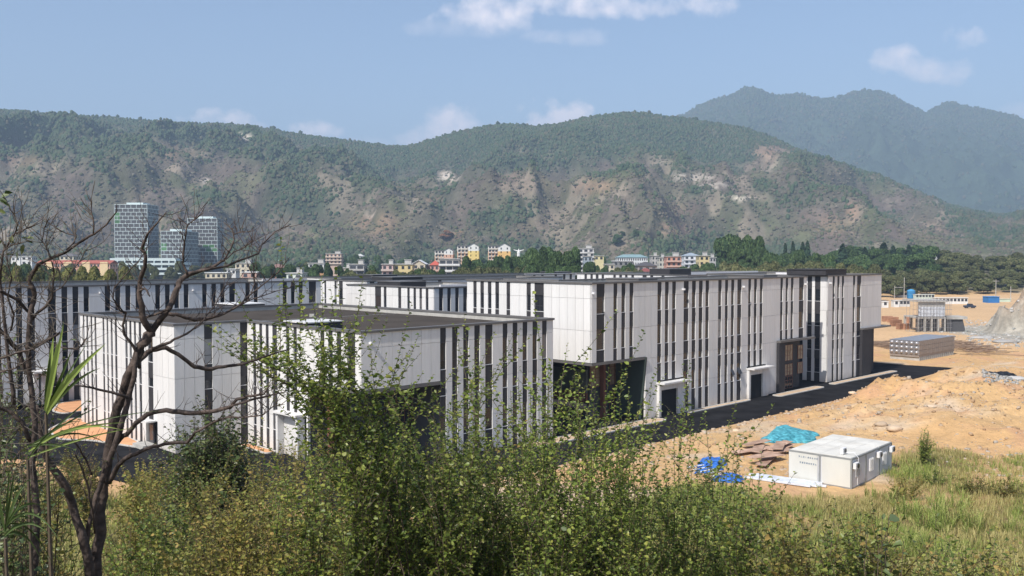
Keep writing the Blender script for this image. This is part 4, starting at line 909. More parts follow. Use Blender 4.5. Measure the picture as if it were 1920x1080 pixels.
# ================================================================== TREES of the middle distance
def treeproto(kind, seed):
    """crown of many leaf-clump faces round a few limbs; unit height 1"""
    rng = np.random.default_rng(seed); P, Nn, S_ = [], [], []
    if kind == 'pine':
        n = 1300; z = rng.random(n) ** 1.3 * .9 + .1; lay = np.floor(z * 11) / 11; r = (.30 * (1.02 - z) ** .8 + .02) * (.55 + .45 * rng.random(n)) * (1 - .35 * (z - lay) * 11); a = rng.random(n) * 6.28
        a = a + .5 * np.sin(lay * 40); C = np.stack([np.cos(a) * r, np.sin(a) * r, z - r * .25], 1); nn = np.stack([np.cos(a), np.sin(a), .7 + 0 * a], 1); sz = .035 + .03 * rng.random(n)
        P = [C]; Nn = [nn]; S_ = [sz]
    else:
        nb = {'broad': 20, 'willow': 20, 'olive': 18}[kind]
        for i in range(nb):
            h = .16 + .70 * rng.random(); R0 = .36 * math.sqrt(max(.08, 1 - ((h - .45) / .56) ** 2)); a = rng.random() * 6.28; q = R0 * math.sqrt(rng.random())
            c = np.array([math.cos(a) * q, math.sin(a) * q, h]); br = .12 + .10 * rng.random(); n = int(2600 * br * br * 7)
            v = rng.normal(size=(n, 3)); v /= np.linalg.norm(v, axis=1)[:, None]; v[:, 2] = np.where(v[:, 2] < -.35, -v[:, 2], v[:, 2])
            rr_ = br * (.80 + .28 * rng.random(n)); C = c + v * rr_[:, None] * np.array([1.05, 1.05, .82])
            P.append(C); Nn.append(v + np.array([0, 0, .4])); S_.append(.022 + .026 * rng.random(n))
    P = np.concatenate(P); Nn = np.concatenate(Nn); S_ = np.concatenate(S_); m = len(P)
    Nn = Nn + rng.normal(size=Nn.shape) * .55; Nn /= np.linalg.norm(Nn, axis=1)[:, None]
    t = np.cross(Nn, rng.normal(size=Nn.shape)); t /= np.linalg.norm(t, axis=1)[:, None]; bb = np.cross(Nn, t)
    s = S_[:, None]; bend = Nn * s * .35
    V = np.stack([P - t * s, P - bb * s * .7 - bend * .0, P + t * s * 1.1, P + bb * s * .75 + bend], 1).reshape(-1, 3)
    q = (np.arange(m) * 4)[:, None] + np.arange(4)[None]
    return V, q
M['lf_broad'] = leafmat('broadleaf_tree_leaves', [(0.030, 0.061, 0.024), (0.046, 0.084, 0.030), (0.068, 0.115, 0.038), (0.101, 0.149, 0.054)], trans=.15, rough=.7, spec=.15)
M['lf_olive'] = leafmat('olive_scrub_leaves', [(.115, .140, .055), (0.081, 0.095, 0.038), (0.115, 0.124, 0.054), (0.162, 0.155, 0.074), (0.149, 0.176, 0.068)], trans=.15, rough=.7, spec=.15)
M['lf_pine'] = leafmat('pine_needles', [(0.019, 0.041, 0.024), (0.030, 0.057, 0.030), (0.043, 0.074, 0.038)], trans=.05, rough=.7, spec=.1)
M['lf_willow'] = leafmat('yellow_green_leaves', [(.10, .12, .035), (.16, .17, .05), (.22, .20, .07), (.13, .15, .045)], trans=.2, rough=.7, spec=.15)
M['lf_autumn'] = leafmat('orange_brown_leaves', [(.22, .10, .05), (.30, .15, .08), (.26, .14, .07)], trans=.15, rough=.7, spec=.1)
M['bark'] = mat('tree_bark', (.075, .058, .045), .9, .25, 6, bump=.3)
PROT = {}
for kind, mk, sh in (('broad', 'lf_broad', 'broad'), ('olive', 'lf_olive', 'olive'), ('pine', 'lf_pine', 'pine'), ('willow', 'lf_willow', 'willow'), ('autumn', 'lf_autumn', 'olive')):
    PROT[kind] = []
    for k in range(3 if kind != 'autumn' else 1):
        V, q = treeproto(sh, 300 + k * 7 + len(kind)); tr = MB().tube([(0, 0, -.03), (.01, 0, .25), (-.01, .01, .55)], [.022, .016, .006], 5)
        for a_ in range(3): tr.tube([(.01, 0, .25), (.12 * math.cos(a_ * 2.1), .12 * math.sin(a_ * 2.1), .5)], [.010, .004], 4)
        PROT[kind].append((npmesh(kind + '_crown', V, [q], [M[mk]]), tr.mesh('trunk', M['bark'])))
NM = {'broad': ('broadleaf_tree', 'tree'), 'olive': ('scrub_tree', 'tree'), 'pine': ('pine_tree', 'pine'), 'willow': ('yellow_green_tree', 'tree'), 'autumn': ('autumn_tree', 'tree')}
TREES = []
rt = random.Random(11)
def tree(kind, px, ytop, Y, wpx, label, group=None):
    X = hx(px, Y); z0 = _ix(X, Y) - .1; zt = at_y(px, ytop, Y).z; Wm = wpx / F * Y; H = max(.85 * Wm, zt - z0)
    b = thing(NM[kind][0], label, NM[kind][1], (X, Y, z0), rt.random() * 6.28, group); c, t = rt.choice(PROT[kind])
    sx_ = Wm / (.6 if kind == 'pine' else .92); link('crown', c, b, scale=(sx_, sx_, H)); link('trunk', t, b, scale=(max(H * .8, sx_ * .5),) * 2 + (H,)); return b
def row(kind, x0, x1, y0, y1, Y0, Y1, n, w, where, jit=6):
    """trees one by one along a belt; each label says its place in the belt"""
    words = ['first', 'second', 'third', 'fourth', 'fifth', 'sixth', 'seventh', 'eighth', 'ninth', 'tenth', 'eleventh', 'twelfth', 'thirteenth', 'fourteenth', 'fifteenth', 'sixteenth', 'seventeenth', 'eighteenth', 'nineteenth', 'twentieth', 'twenty-first', 'twenty-second', 'twenty-third', 'twenty-fourth']
    kn = {'broad': 'broadleaf tree', 'olive': 'scrubby tree', 'pine': 'dark pine', 'willow': 'yellow-green tree', 'autumn': 'orange-brown tree'}[kind]
    for i in range(n):
        k = (i + .5) / n; px = x0 + (x1 - x0) * k + (x1 - x0) / n * .35 * (rt.random() - .5) * 2
        tree(kind, px, y0 + (y1 - y0) * k + jit * (rt.random() - .5) * 2, Y0 + (Y1 - Y0) * rt.random(), w * (.75 + .5 * rt.random()), '%s from the left of the %ss %s' % (words[i], kn, where), kn + 's ' + where)
row('willow', -60, 240, 505, 507, 225, 300, 24, 44, 'above the shaded factory roof', 7)
row('broad', 10, 110, 494, 500, 380, 430, 6, 26, 'behind the yellow-green belt', 3)
row('broad', 470, 600, 494, 498, 470, 520, 8, 30, 'between the reddish and orange houses', 6)
row('broad', 610, 715, 498, 500, 430, 520, 7, 26, 'among the centre-left houses', 8)
row('olive', 640, 820, 511, 509, 340, 430, 12, 26, 'just above the centre factory roofs', 5)
row('broad', 775, 830, 506, 504, 380, 440, 4, 22, 'before the pointed white roof', 4)
row('broad', 862, 985, 490, 484, 420, 520, 9, 34, 'below the gabled apartment blocks', 8)
row('olive', 850, 990, 505, 500, 330, 420, 9, 30, 'in front of the gabled apartment blocks', 6)
row('broad', 985, 1078, 464, 470, 380, 440, 7, 44, 'forming the tall centre grove', 5)
row('broad', 990, 1085, 492, 500, 330, 370, 6, 34, 'at the foot of the tall centre grove', 5)
row('broad', 1100, 1200, 497, 499, 430, 540, 7, 24, 'among the centre-right houses', 8)
row('olive', 1120, 1350, 508, 506, 380, 440, 14, 26, 'above the striped white factory', 5)
row('broad', 1275, 1345, 498, 498, 480, 560, 5, 26, 'between the pink and yellow houses', 5)
row('broad', 1350, 1435, 448, 446, 480, 560, 7, 50, 'in the tall grove right of the town', 8)
row('broad', 1430, 1560, 478, 478, 480, 600, 10, 34, 'between the grove and the white wood house', 10)
row('pine', 1470, 1520, 458, 456, 560, 640, 4, 22, 'standing above the grove', 6)
row('olive', 1350, 1640, 498, 496, 380, 460, 20, 34, 'over the tall factory roof', 7)
row('pine', 1575, 1735, 464, 460, 600, 700, 9, 34, 'on the knoll crest', 9); row('broad', 1560, 1745, 468, 464, 600, 700, 12, 38, 'on the knoll crest', 8)
row('broad', 1600, 1760, 482, 486, 520, 600, 14, 42, 'on the knoll side', 10)
row('olive', 1640, 1800, 508, 512, 470, 540, 12, 40, 'at the foot of the knoll', 9)
row('olive', 1735, 1940, 484, 500, 640, 760, 9, 34, 'on the right of the knoll', 9)
row('olive', 1660, 1930, 522, 522, 505, 560, 20, 34, 'behind the site cabins', 9)
row('olive', 1760, 1950, 500, 508, 570, 640, 13, 36, 'below the pale roof at right', 9)
row('olive', -60, 480, 496, 496, 600, 820, 22, 22, 'around the office towers', 6)
row('broad', 960, 1700, 484, 478, 780, 980, 24, 26, 'along the mountain foot', 8)
row('broad', 560, 960, 482, 484, 880, 1040, 18, 24, 'on the slope behind the houses', 8)
row('olive', 500, 1150, 494, 494, 640, 760, 16, 18, 'scattered through the town', 8)
def slope_tree(kind, px, ybase, hpx, wpx, label):
    q = on_slope(px, ybase); b = thing(NM[kind][0], label, NM[kind][1], (q.x, q.y, q.z - .5), rt.random() * 6.28); c, t = PROT[kind][0]; k = q.y / F
    link('crown', c, b, scale=(wpx * k / .9, wpx * k / .9, hpx * k)); link('trunk', t, b, scale=(hpx * k,) * 3)
slope_tree('autumn', 840, 452, 17, 26, 'lone orange-brown tree on the slope above the gabled apartments'); slope_tree('broad', 1155, 462, 22, 20, 'large dark tree on the bare slope above the school')
slope_tree('broad', 1192, 445, 13, 14, 'dark tree right of the large one on the bare slope'); slope_tree('broad', 1304, 456, 13, 11, 'single small dark tree on the bare slope above the pink house')
slope_tree('broad', 1168, 443, 9, 9, 'small dark tree just above the large one on the bare slope'); slope_tree('pine', 1218, 487, 22, 9, 'slim pointed tree right of the school roof')
# ================================================================== BUILDING SITE
def lw(b, p): return (p.x - b.location.x, p.y - b.location.y, p.z - b.location.z)
# ---- white cabin of three units
c0 = on_z(1597, 918, 0); gzc = max(.0, _ix(c0.x, c0.y)); c0 = on_z(1597, 918, gzc)
cr = on_z(1672, 882, gzc); cl = on_z(1476, 899, gzc)
du = (cr.xy - c0.xy); dv = (cl.xy - c0.xy); aC = math.atan2(du.y, du.x); Lu, Lv, HC = 9.0, 6.9, 2.85
Lu = du.length; Lv = dv.length
M['cabin'] = mat('cabin_white_panel', (.58, .58, .54), .55, .05, .8, objrand=.03, stretch=(1, 1, .3)); M['cabing'] = mat('cabin_grey_panel', (.56, .57, .60), .6, .06, .8); M['cframe'] = mat('cabin_grey_frame', (.24, .25, .25), .5, .1, 2)
Cn = thing('site_cabin', 'white three-unit site cabin with dirty flat roof standing on the orange earth', 'portable cabin', (c0.x, c0.y, gzc), aC)
u3 = Lu / 3
for i in range(3):
    x0 = i * u3
    un = MB(); un.box(x0 + .04, x0 + u3 - .04, .04, Lv - .04, .1, HC - .14); o = un.obj('unit_body', M['cabing'], Cn)
    fr = MB()
    for xx in (x0, x0 + u3 - .14): 
        for yy in (0, Lv - .14): fr.box(xx, xx + .14, yy, yy + .14, 0, HC)
    fr.box(x0 + .14, x0 + u3 - .14, 0, .14, 0, .14).box(x0 + .14, x0 + u3 - .14, 0, .14, HC - .16, HC).box(x0 + .14, x0 + u3 - .14, Lv - .14, Lv, HC - .16, HC)
    fr.box(x0, x0 + .14, .14, Lv - .14, HC - .16, HC).box(x0 + u3 - .14, x0 + u3, .14, Lv - .14, HC - .16, HC).box(x0, x0 + .14, .14, Lv - .14, 0, .14)
    fr.obj('frame', M['cframe'], Cn)
    rf = MB()
    for k in range(4): rf.box(x0 + .08, x0 + u3 - .08, .1 + k * (Lv - .2) / 4 + .012, .1 + (k + 1) * (Lv - .2) / 4 - .012, HC + .003, HC + .05)
    rf.obj('roof_sheet', M['cabin_roof'] if 'cabin_roof' in M else M.setdefault('cabin_roof', mat('dirty_white_roof_sheet', (.62, .60, .54), .7, .16, .5, coord='W')), Cn)
for k in range(2):
    MB().box(-.012, .035, k * Lv / 2 + .15 + (.06 if k else 0), (k + 1) * Lv / 2 - .15 + (.12 if k else 0) - (.06 if k == 0 else 0), .15, HC - .17).obj('wall_panel', M['cabin'], Cn)
MB().box(-.03, .1, Lv / 2 - .09, Lv / 2 + .09, .14, HC - .16).obj('post', M['cframe'], Cn)
def cwin(x, dark):
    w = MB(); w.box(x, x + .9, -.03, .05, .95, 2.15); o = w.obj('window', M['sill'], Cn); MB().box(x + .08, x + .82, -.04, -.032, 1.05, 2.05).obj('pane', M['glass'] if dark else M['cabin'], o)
    g_ = MB()
    for k in range(6): g_.box(x + .08 + k * .14, x + .10 + k * .14, -.09, -.06, .95, 2.15)
    g_.obj('grille', M['sill'], o)
cwin(1.0, True); cwin(u3 + .9, False); cwin(2 * u3 + .9, False)
def acu(loc, label, rz=0):
    a = thing('air_conditioner', label, 'air conditioner', loc, rz)
    MB().box(-.4, .4, -.14, .14, 0, .55).obj('casing', M['sill'], a); m = MB(); m.tube([(.08, -.15, .27), (.08, -.20, .27)], [.22, .22], 12); m.obj('fan_grille', M['frame'], a); MB().box(-.36, -.3, -.1, .1, -.06, 0).box(.3, .36, -.1, .1, -.06, 0).obj('foot', M['metal'], a)
    return a
def cw(x, y, z): v = Matrix.Rotation(aC, 3, 'Z') @ Vector((x, y, z)); return (c0.x + v.x, c0.y + v.y, gzc + v.z)
acu(cw(1.2, 1.3, HC + .11), 'air conditioner unit on the near corner of the cabin roof', aC)
acu(cw(.5, -.2, 1.9), 'air conditioner on the cabin wall left of the dark window', aC); acu(cw(u3 * 2 - .5, -.2, 2.0), 'air conditioner on the cabin wall between the two pale windows', aC); acu(cw(Lu - .5, -.2, 2.0), 'air conditioner at the far end of the cabin wall', aC)
pp = MB(); pp.tube([(1.2, 1.1, HC + .2), (1.25, .3, HC + .35), (1.2, -.12, HC - .1), (1.0, -.14, .8), (.98, -.14, .3)], .03, 5); pp.obj('drain_pipe', M['sill'], Cn)
# faded lettering on the long white wall (two short lines, not legible in the photograph)
lt = MB(); rr = random.Random(4)
for row_, z_, n_ in ((0, 2.28, 9), (1, 1.72, 8)):
    for i in range(n_):
        y = Lv - 1.0 - i * .22 - row_ * .1
        for k in range(4):
            if rr.random() < .75: lt.box(-.018, -.013, y - .15, y, z_ + k * .045, z_ + k * .045 + .02)
        lt.box(-.018, -.013, y - .07 - rr.random() * .06, y - .05 - .0, z_, z_ + .16)
lt.obj('faded_lettering', mat('faded_blue_print', (.12, .18, .26), .8, .2, 8), Cn)
# ---- tarps, planks, blue sheets, white beams near the cabin
def cloth(name, label, pts, hgt, m, n=26, seed=1, res=.5, cat='tarpaulin'):
    """crumpled sheet lying over a low heap; pts = pixel outline corners"""
    P = [on_z(a, b) for a, b in pts]; c = sum(P, Vector()) / len(P); A_, B_, C_, D_ = [np.array(p) for p in P]
    s = np.linspace(0, 1, n); u_, v_ = np.meshgrid(s, s)
    XY = (A_[None, None] * ((1 - u_) * (1 - v_))[..., None] + B_[None, None] * (u_ * (1 - v_))[..., None] + C_[None, None] * (u_ * v_)[..., None] + D_[None, None] * ((1 - u_) * v_)[..., None])
    X = XY[..., 0] + (fbm(u_ * 5, v_ * 5, seed) - .5) * 1.2; Y = XY[..., 1] + (fbm(u_ * 5, v_ * 5, seed + 3) - .5) * 1.6
    g0 = gz(X, Y); rg = np.abs(2 * fbm(X * 1.1, Y * 1.1, seed + 6, 5) - 1)
    e = np.clip(np.minimum(np.minimum(u_, 1 - u_), np.minimum(v_, 1 - v_)) * 4, 0, 1)
    Z = g0 + .04 + e ** .7 * (hgt * (.5 + .5 * fbm(X * .6, Y * .6, seed + 9)) + (.5 - rg) * .45 * hgt)
    V = np.stack([X - c.x, Y - c.y, Z], -1).reshape(-1, 3); ii = (np.arange(n - 1)[:, None] * n + np.arange(n - 1)[None]).ravel(); q = np.stack([ii, ii + 1, ii + 1 + n, ii + n], 1)
    V2 = V.copy(); V2[:, 2] -= .02; N0 = len(V)
    o = link(name, npmesh(name, np.concatenate([V, V2]), [q, q[:, ::-1] + N0], [m])); o.location = (c.x, c.y, 0); return tag(o, label, cat)
M['teal'] = mat('teal_netting', (.02, .20, .26), .7, .35, 2.2, c2=(.10, .38, .44), detail=8, coord='W'); M['blue'] = mat('blue_tarpaulin', (.02, .10, .42), .5, .2, 2, c2=(.05, .2, .6), coord='W'); M['whites'] = mat('white_sheeting', (.62, .66, .72), .5, .15, 2, coord='W')
cloth('netting_heap', 'heap of teal green safety netting behind the white cabin', [(1420, 838), (1520, 834), (1534, 818), (1462, 809)], .6, M['teal'], seed=2)
cloth('tarpaulin', 'bright blue tarpaulin with white folds lying left of the cabin', [(1300, 888), (1352, 886), (1362, 866), (1322, 862)], .7, M['blue'], seed=4)
cloth('tarpaulin', 'small strip of blue tarpaulin nearest the bushes', [(1330, 905), (1392, 906), (1392, 894), (1345, 894)], .4, M['blue'], seed=6, n=16)
for i in range(5):
    k = i / 4; p = on_z(1306 + i * 10, 870 + i * 4, .8); o = MB().box(-1.1, 1.1, -.12, .12, 0, .05).obj('white_batten', M['whites'], None, (p.x, p.y, _ix(p.x, p.y) + .55), .5 + i * .08)
    tag(o, '%s white batten lying across the blue tarpaulin, counted from the road side' % ['first', 'second', 'third', 'fourth', 'fifth'][i], 'batten', 'white battens on the blue tarpaulin')
M['ply'] = mat('weathered_plywood', (.36, .22, .15), .8, .2, 1.2, c2=(.44, .30, .22), objrand=.25)
rr = random.Random(9); o12 = ['lowest', 'second', 'third', 'fourth', 'fifth', 'sixth', 'seventh', 'eighth', 'ninth', 'topmost']
for i in range(10):
    p = on_z(1405 + rr.random() * 62, 846 + rr.random() * 26); w = 1.6 + rr.random() * 1.6
    o = MB().box(-w, w, -.55, .55, 0, .04).obj('plywood_sheet', M['ply']); o.location = (p.x, p.y, _ix(p.x, p.y) + .05 + i * .07); o.rotation_euler = ((rr.random() - .5) * .16, (rr.random() - .5) * .16, .4 + rr.random() * .9)
    tag(o, '%s brown plywood sheet in the loose pile beside the cabin' % o12[i], 'plywood', 'plywood sheets piled beside the cabin')
p0, p1 = on_z(1400, 893, .1), on_z(1548, 914, .1); dd = (p1 - p0); rz = math.atan2(dd.y, dd.x); nn_ = Vector((-dd.y, dd.x)).normalized()
for i in range(5):
    p = p0.xy + nn_ * (i * .42 - .6) + dd.xy.normalized() * (i % 3) * .6
    o = MB().box(0, dd.length - 1.2, -.14, .14, 0, .16).obj('white_beam', M['whites'], None, (p.x, p.y, _ix(p.x, p.y) + .03), rz)
    tag(o, '%s of the long white beams lying in front of the cabin, from its near side' % ['first', 'second', 'third', 'fourth', 'fifth'][i], 'beam', 'white beams on the ground')
# ---- stainless panel water tank with domed panels
c0t = on_z(1723, 677, 0); ct = on_z(1670, 665, 0); cr_ = on_z(1790, 660, 0)
YT = c0t.y; dl = Vector((hx(1670, YT + 4.5), YT + 4.5)) - c0t.xy; dr = Vector((dl.y, -dl.x)).normalized(); LT = dl.length; LR = col_hit(1790, c0t.xy, dr); aT = math.atan2(dr.y, dr.x)
HT = at_y(1723, 640, c0t.y).z
M['steel'] = mat('stainless_steel', (.40, .39, .40), .35, .08, 1.0, metal=.55); M['steel2'] = mat('shade_painted_steel', (.32, .28, .25), .5, .1, .8, metal=.3)  # second steel is a darker copy with shade put into its colour
T_ = thing('water_tank', 'large stainless steel water tank built of domed square panels', 'water tank', (c0t.x, c0t.y, 0), aT)
zb_ = .75
MB().box(.05, LR - .05, .05, LT - .05, zb_, HT - .05).obj('tank_body', M['steel2'], T_)
dome = MB(); nn = 6; pw_ = LT / nn; ph_ = (HT - zb_) / 3.5
vs = []; fs = []; K = 10
for r_ in range(5):
    ra = r_ / 4 * math.pi / 2
    for k in range(K): vs.append((-math.sin(ra) * .34 * pw_, math.cos(ra) * .40 * pw_ * math.cos(k * 2 * math.pi / K), math.cos(ra) * .40 * ph_ * math.sin(k * 2 * math.pi / K)))
for r_ in range(4):
    for k in range(K): fs.append((r_ * K + k, r_ * K + (k + 1) % K, (r_ + 1) * K + (k + 1) % K, (r_ + 1) * K + k))
dome.add(vs, fs); dome.box(-.03, .04, -pw_ / 2 + .03, pw_ / 2 - .03, -ph_ / 2 + .03, ph_ / 2 - .03); dme = dome.mesh('domed_panel', M['steel'], True); dme.polygons.foreach_set('use_smooth', [len(p.vertices) == 4 and i < len(fs) for i, p in enumerate(dme.polygons)])
dome2 = MB().box(-.04, .03, -pw_ / 2 + .03, pw_ / 2 - .03, 0, ph_ * .5 - .03); 
for i in range(nn):
    for j in range(3): link('domed_panel', dme, T_, (-.02, (i + .5) * pw_, HT - (j + .5) * ph_))
nr_ = max(6, round(LR / pw_)); sw_ = LR / nr_
for i in range(nr_):
    for j in range(3): MB().box(i * sw_ + .03, (i + 1) * sw_ - .03, -.05, .05, HT - (j + 1) * ph_ + .03, HT - j * ph_ - .03).obj('side_panel', M['steel2'], T_)
    MB().box(i * sw_ + sw_ * .3, i * sw_ + sw_ * .7, .0, LT, 0, zb_).obj('footing', M['conc'], T_)
MB().box(-.05, LR + .05, -.05, LT + .05, HT, HT + .06).obj('lid', M['steel'], T_)
# ---- concrete building under construction, scaffold round it
Yk = on_z(1722, 622, 0).y; cK = at_y(1776, 560, Yk); aK = math.radians(4); gK = 0
KW = hx(1776, Yk) - hx(1722, Yk); zt = at_y(1776, 563, Yk).z; KD = 9.5
K_ = thing('building_shell', 'grey concrete building under construction with open ground floor', 'building shell', (hx(1722, Yk), Yk, 0), 0)
zf = zt * .42
MB().box(0, KW, 0, KD, zf, zf + .4).obj('floor_slab', M['conc'], K_); MB().box(-.3, KW + .3, -.3, KD + .3, zt - .5, zt).obj('roof_slab', M['conc'], K_)
for i in range(5):
    for y_ in (0.1, KD - .6): MB().box(i * (KW - .5) / 4, i * (KW - .5) / 4 + .5, y_, y_ + .5, 0, zf).obj('column', M['conc'], K_)
MB().box(.3, KW - .3, .35, .6, zf + .4, zt - .5).obj('front_wall', M['conc'], K_)
for i in range(4): MB().box(.35 + i * (KW - .7) / 4, .28 + (i + 1) * (KW - .7) / 4, .1, .3, zf + .6, zt - 1.9).obj('white_board', M['whites'], K_)
sw = MB(); sw.box(KW - .35, KW - .05, .7, KD - .3, zf + .4, zt - .5); sw.obj('side_wall', M['conc'], K_)
MB().box(.8, KW - .8, 3, 3.2, 0, zf).obj('interior_shade_panel', M['core'], K_)  # dark sheet paints the shade inside the open ground floor
# annex with slanted dark wall
MB().box(KW + .2, KW + 5.8, -.5, 5, zf - .2, zf + .6).obj('annex_roof', M['conc'], K_)
an = MB(); an.add([(KW + .5, 0, 0), (KW + 5.6, 0, 0), (KW + 4.7, 0, zf - .25), (KW + .5, 0, zf - .25), (KW + .5, 4, 0), (KW + 5.6, 4, 0), (KW + 4.7, 4, zf - .25), (KW + .5, 4, zf - .25)], [(0, 1, 2, 3), (7, 6, 5, 4), (0, 4, 5, 1), (1, 5, 6, 2), (2, 6, 7, 3), (3, 7, 4, 0)]); an.obj('annex_wall', M['core'], K_)
for y_ in (2.0, 5.0, 7.2): MB().box(KW - .1, KW + .02, y_ - .5, y_ + .5, zf + 1.4, zt - 1.4).obj('window', M['wdark'], K_)
Sc = thing('scaffold', 'steel pole scaffold round the concrete building shell', 'scaffold', (hx(1722, Yk), Yk - 1.6, 0), 0)
nx_ = 11; 
for i in range(nx_):
    for y_ in (0, 1.0): MB().tube([(i * (KW + 1) / (nx_ - 1) - .5, y_, 0), (i * (KW + 1) / (nx_ - 1) - .5, y_, zt + .7)], .05, 4).obj('standard_pole', M['metal'], Sc)
for k in range(7):
    z_ = (k + 1) * zt / 7; MB().tube([(-.9, -.06, z_), (KW + .9, -.06, z_)], .045, 4).obj('ledger_pole', M['metal'], Sc)
    MB().box(-1.9, -.6, .0, .9, z_ - .06, z_).obj('platform_board', M['ply'], Sc)
MB().tube([(-.5, -.1, .2), (KW * .5, -.1, zt * .6)], .045, 4).obj('brace_pole', M['metal'], Sc)
for y_ in (0, 2.2, 4.4): MB().tube([(-2.0, y_, 0), (-2.0, y_, zt + .3)], .05, 4).obj('standard_pole', M['metal'], Sc)
# ---- cabins, tank and poles in the yard
def gy(px, py): return on_z(px, py, 0).y
def cabin(label, x0, x1, yt, yb, wall, roof, nwin=1, name='site_hut', depth=3):
    Y = gy(x0, yb); b = thing(name, label, 'hut', (hx(x0, Y), Y, 0)); w = hx(x1, Y) - hx(x0, Y); h = at_y(x0, yt, Y).z
    MB().box(0, w, 0, depth, 0, h - .2).obj('wall', wall, b); MB().box(-.2, w + .2, -.25, depth + .2, h - .2, h).obj('roof', roof, b)
    for i in range(nwin): link('window', wmesh(1.1, 1.2, M['wdark']), b, ((i + .5) * w / nwin, 0, h * .42))
    return b
wh = cm((.66, .67, .66)); lg = cm((.55, .56, .55))
cabin('small white hut just right of the far factory block', 1655, 1667, 565, 577, wh, wh)
cabin('white hut with dark window left of the pinkish shed', 1677, 1687, 563, 576, wh, lg)
cabin('long white hut with pinkish end behind the scaffold', 1688, 1707, 563, 575, lg, cm((.5, .5, .48)), 3)
cabin('long pale green site office behind the scaffolded shell', 1718, 1753, 552, 561, cm((.52, .60, .54)), cm((.60, .64, .60)), 6, 'site_office')
cabin('longest white site office row right behind the scaffolded shell', 1754, 1816, 558, 570, wh, cm((.62, .63, .60)), 9, 'site_office')
cabin('bright blue steel shed at the back of the yard', 1854, 1875, 556, 568, cm((.03, .16, .42)), cm((.05, .22, .5)), 0, 'steel_shed', 5)
cabin('white banner-like low wall left of the blue tank', 1681, 1702, 553.5, 558, wh, wh, 0, 'low_wall', .5)
cabin('green-white low fence at the back right of the yard', 1876, 1897, 560, 566, cm((.48, .60, .50)), cm((.55, .62, .55)), 0, 'low_fence', .4)
Y = gy(1709, 560); b = thing('storage_tank', 'round blue storage tank standing among the site huts', 'tank', (hx(1709, Y), Y, 0)); rad = (hx(1716.5, Y) - hx(1702, Y)) / 2; zt2 = at_y(1709, 542, Y).z
m = MB(); m.tube([(0, 0, .2), (0, 0, zt2 - .8)], [rad, rad], 20); m.obj('tank_wall', cm((.04, .22, .45)), b, smooth=False); m = MB(); m.tube([(0, 0, zt2 - .79), (0, 0, zt2 - .3), (0, 0, zt2)], [rad, rad * .6, .15], 20); m.obj('tank_top', cm((.06, .28, .52)), b)
for k in (.3, .6): MB().tube([(0, 0, zt2 * k), (0, 0, zt2 * k + .15)], [rad + .08, rad + .08], 20).obj('hoop', cm((.03, .16, .36)), b)
def pole(label, px, yt, yb, arm=0, name='utility_pole', r=.16):
    Y = gy(px, yb); b = thing(name, label, 'pole', (hx(px, Y), Y, 0)); z = at_y(px, yt, Y).z
    MB().tube([(0, 0, 0), (0, 0, z)], [r * 1.2, r * .8], 7).obj('shaft', M['conc'], b)
    if arm: MB().box(-1.6 if arm == 2 else -.1, 1.6 if arm == 2 else 4.2, -.08, .08, z - .9, z - .7).obj('cross_arm', M['conc'], b); MB().tube([(-1.2 if arm == 2 else 3.6, 0, z - .7), (-1.2 if arm == 2 else 3.6, 0, z - .3)], .1, 5).obj('insulator', M['frame'], b)
pole('pole with a side arm left of the taller one, beside the factory end', 1678, 536, 560, 1, r=.13); pole('tall plain concrete pole left of the blue tank', 1696, 520, 561, 0); pole('concrete pole with crossarm behind the blue shed', 1868, 524, 562, 2); pole('short plain pole between the blue shed and the rock face', 1896, 537, 566, 0)
pole('slim pole rising above the dark-roofed house', 1245, 484, 520, 0); pole('thin pole on the slope at the far right', 1899, 484, 520, 0)
# parked pick-up and rubble
Y = gy(1812, 578); tr = thing('pickup_truck', 'dark blue pick-up truck parked behind the scaffolded shell', 'truck', (hx(1811, Y), Y, 0)); dk = cm((.03, .045, .08), .4); w = 4.6
b_ = MB(); prof = [(0, .45), (4.6, .45), (4.6, 1.0), (4.4, 1.15), (3.5, 1.2), (3.0, 1.85), (1.7, 1.9), (1.5, 1.2), (.05, 1.15)]
n = len(prof); b_.add([(x, 0, z) for x, z in prof] + [(x, 1.8, z) for x, z in prof], [tuple(range(n)), tuple(reversed(range(n, 2 * n)))] + [(i, i + n, (i + 1) % n + n, (i + 1) % n) for i in range(n)]); b_.obj('body', dk, tr)
MB().box(1.85, 2.9, -.02, 1.82, 1.28, 1.7).obj('side_window', M['glass'], tr)
for x_ in (.9, 3.7):
    for y_ in (-.05, 1.65): m = MB(); m.tube([(x_, y_, .38), (x_, y_ + .22, .38)], [.38, .38], 12); m.obj('wheel', M['frame'], tr)
# brown block stacks
M['brk'] = mat('brown_block_stack', (.34, .18, .11), .9, .25, 1.2, bump=.3, objrand=.2)
for i, (px, py, w, h) in enumerate([(1656, 603, 3.2, 1.8), (1668, 605, 3.2, 1.8), (1674, 612, 3.4, 2.0), (1687, 618, 1.8, 1.8), (1697, 618, 3, 1.7), (1704, 606, 1.6, 2)]):
    p = on_z(px, py); o = MB()
    for a_ in range(4):
        for b2 in range(3): o.box(a_ * w / 4 + .02, (a_ + 1) * w / 4 - .02, 0, 1.4, b2 * h / 3 + .02, (b2 + 1) * h / 3 - .02)
    o = o.obj('block_stack', M['brk'], None, (p.x, p.y, _ix(p.x, p.y)), .15 * i); tag(o, '%s of the brown block stacks from the left, between factory end and scaffold' % ['first', 'second', 'third', 'fourth', 'fifth', 'sixth'][i], 'block stack', 'brown block stacks in the yard')
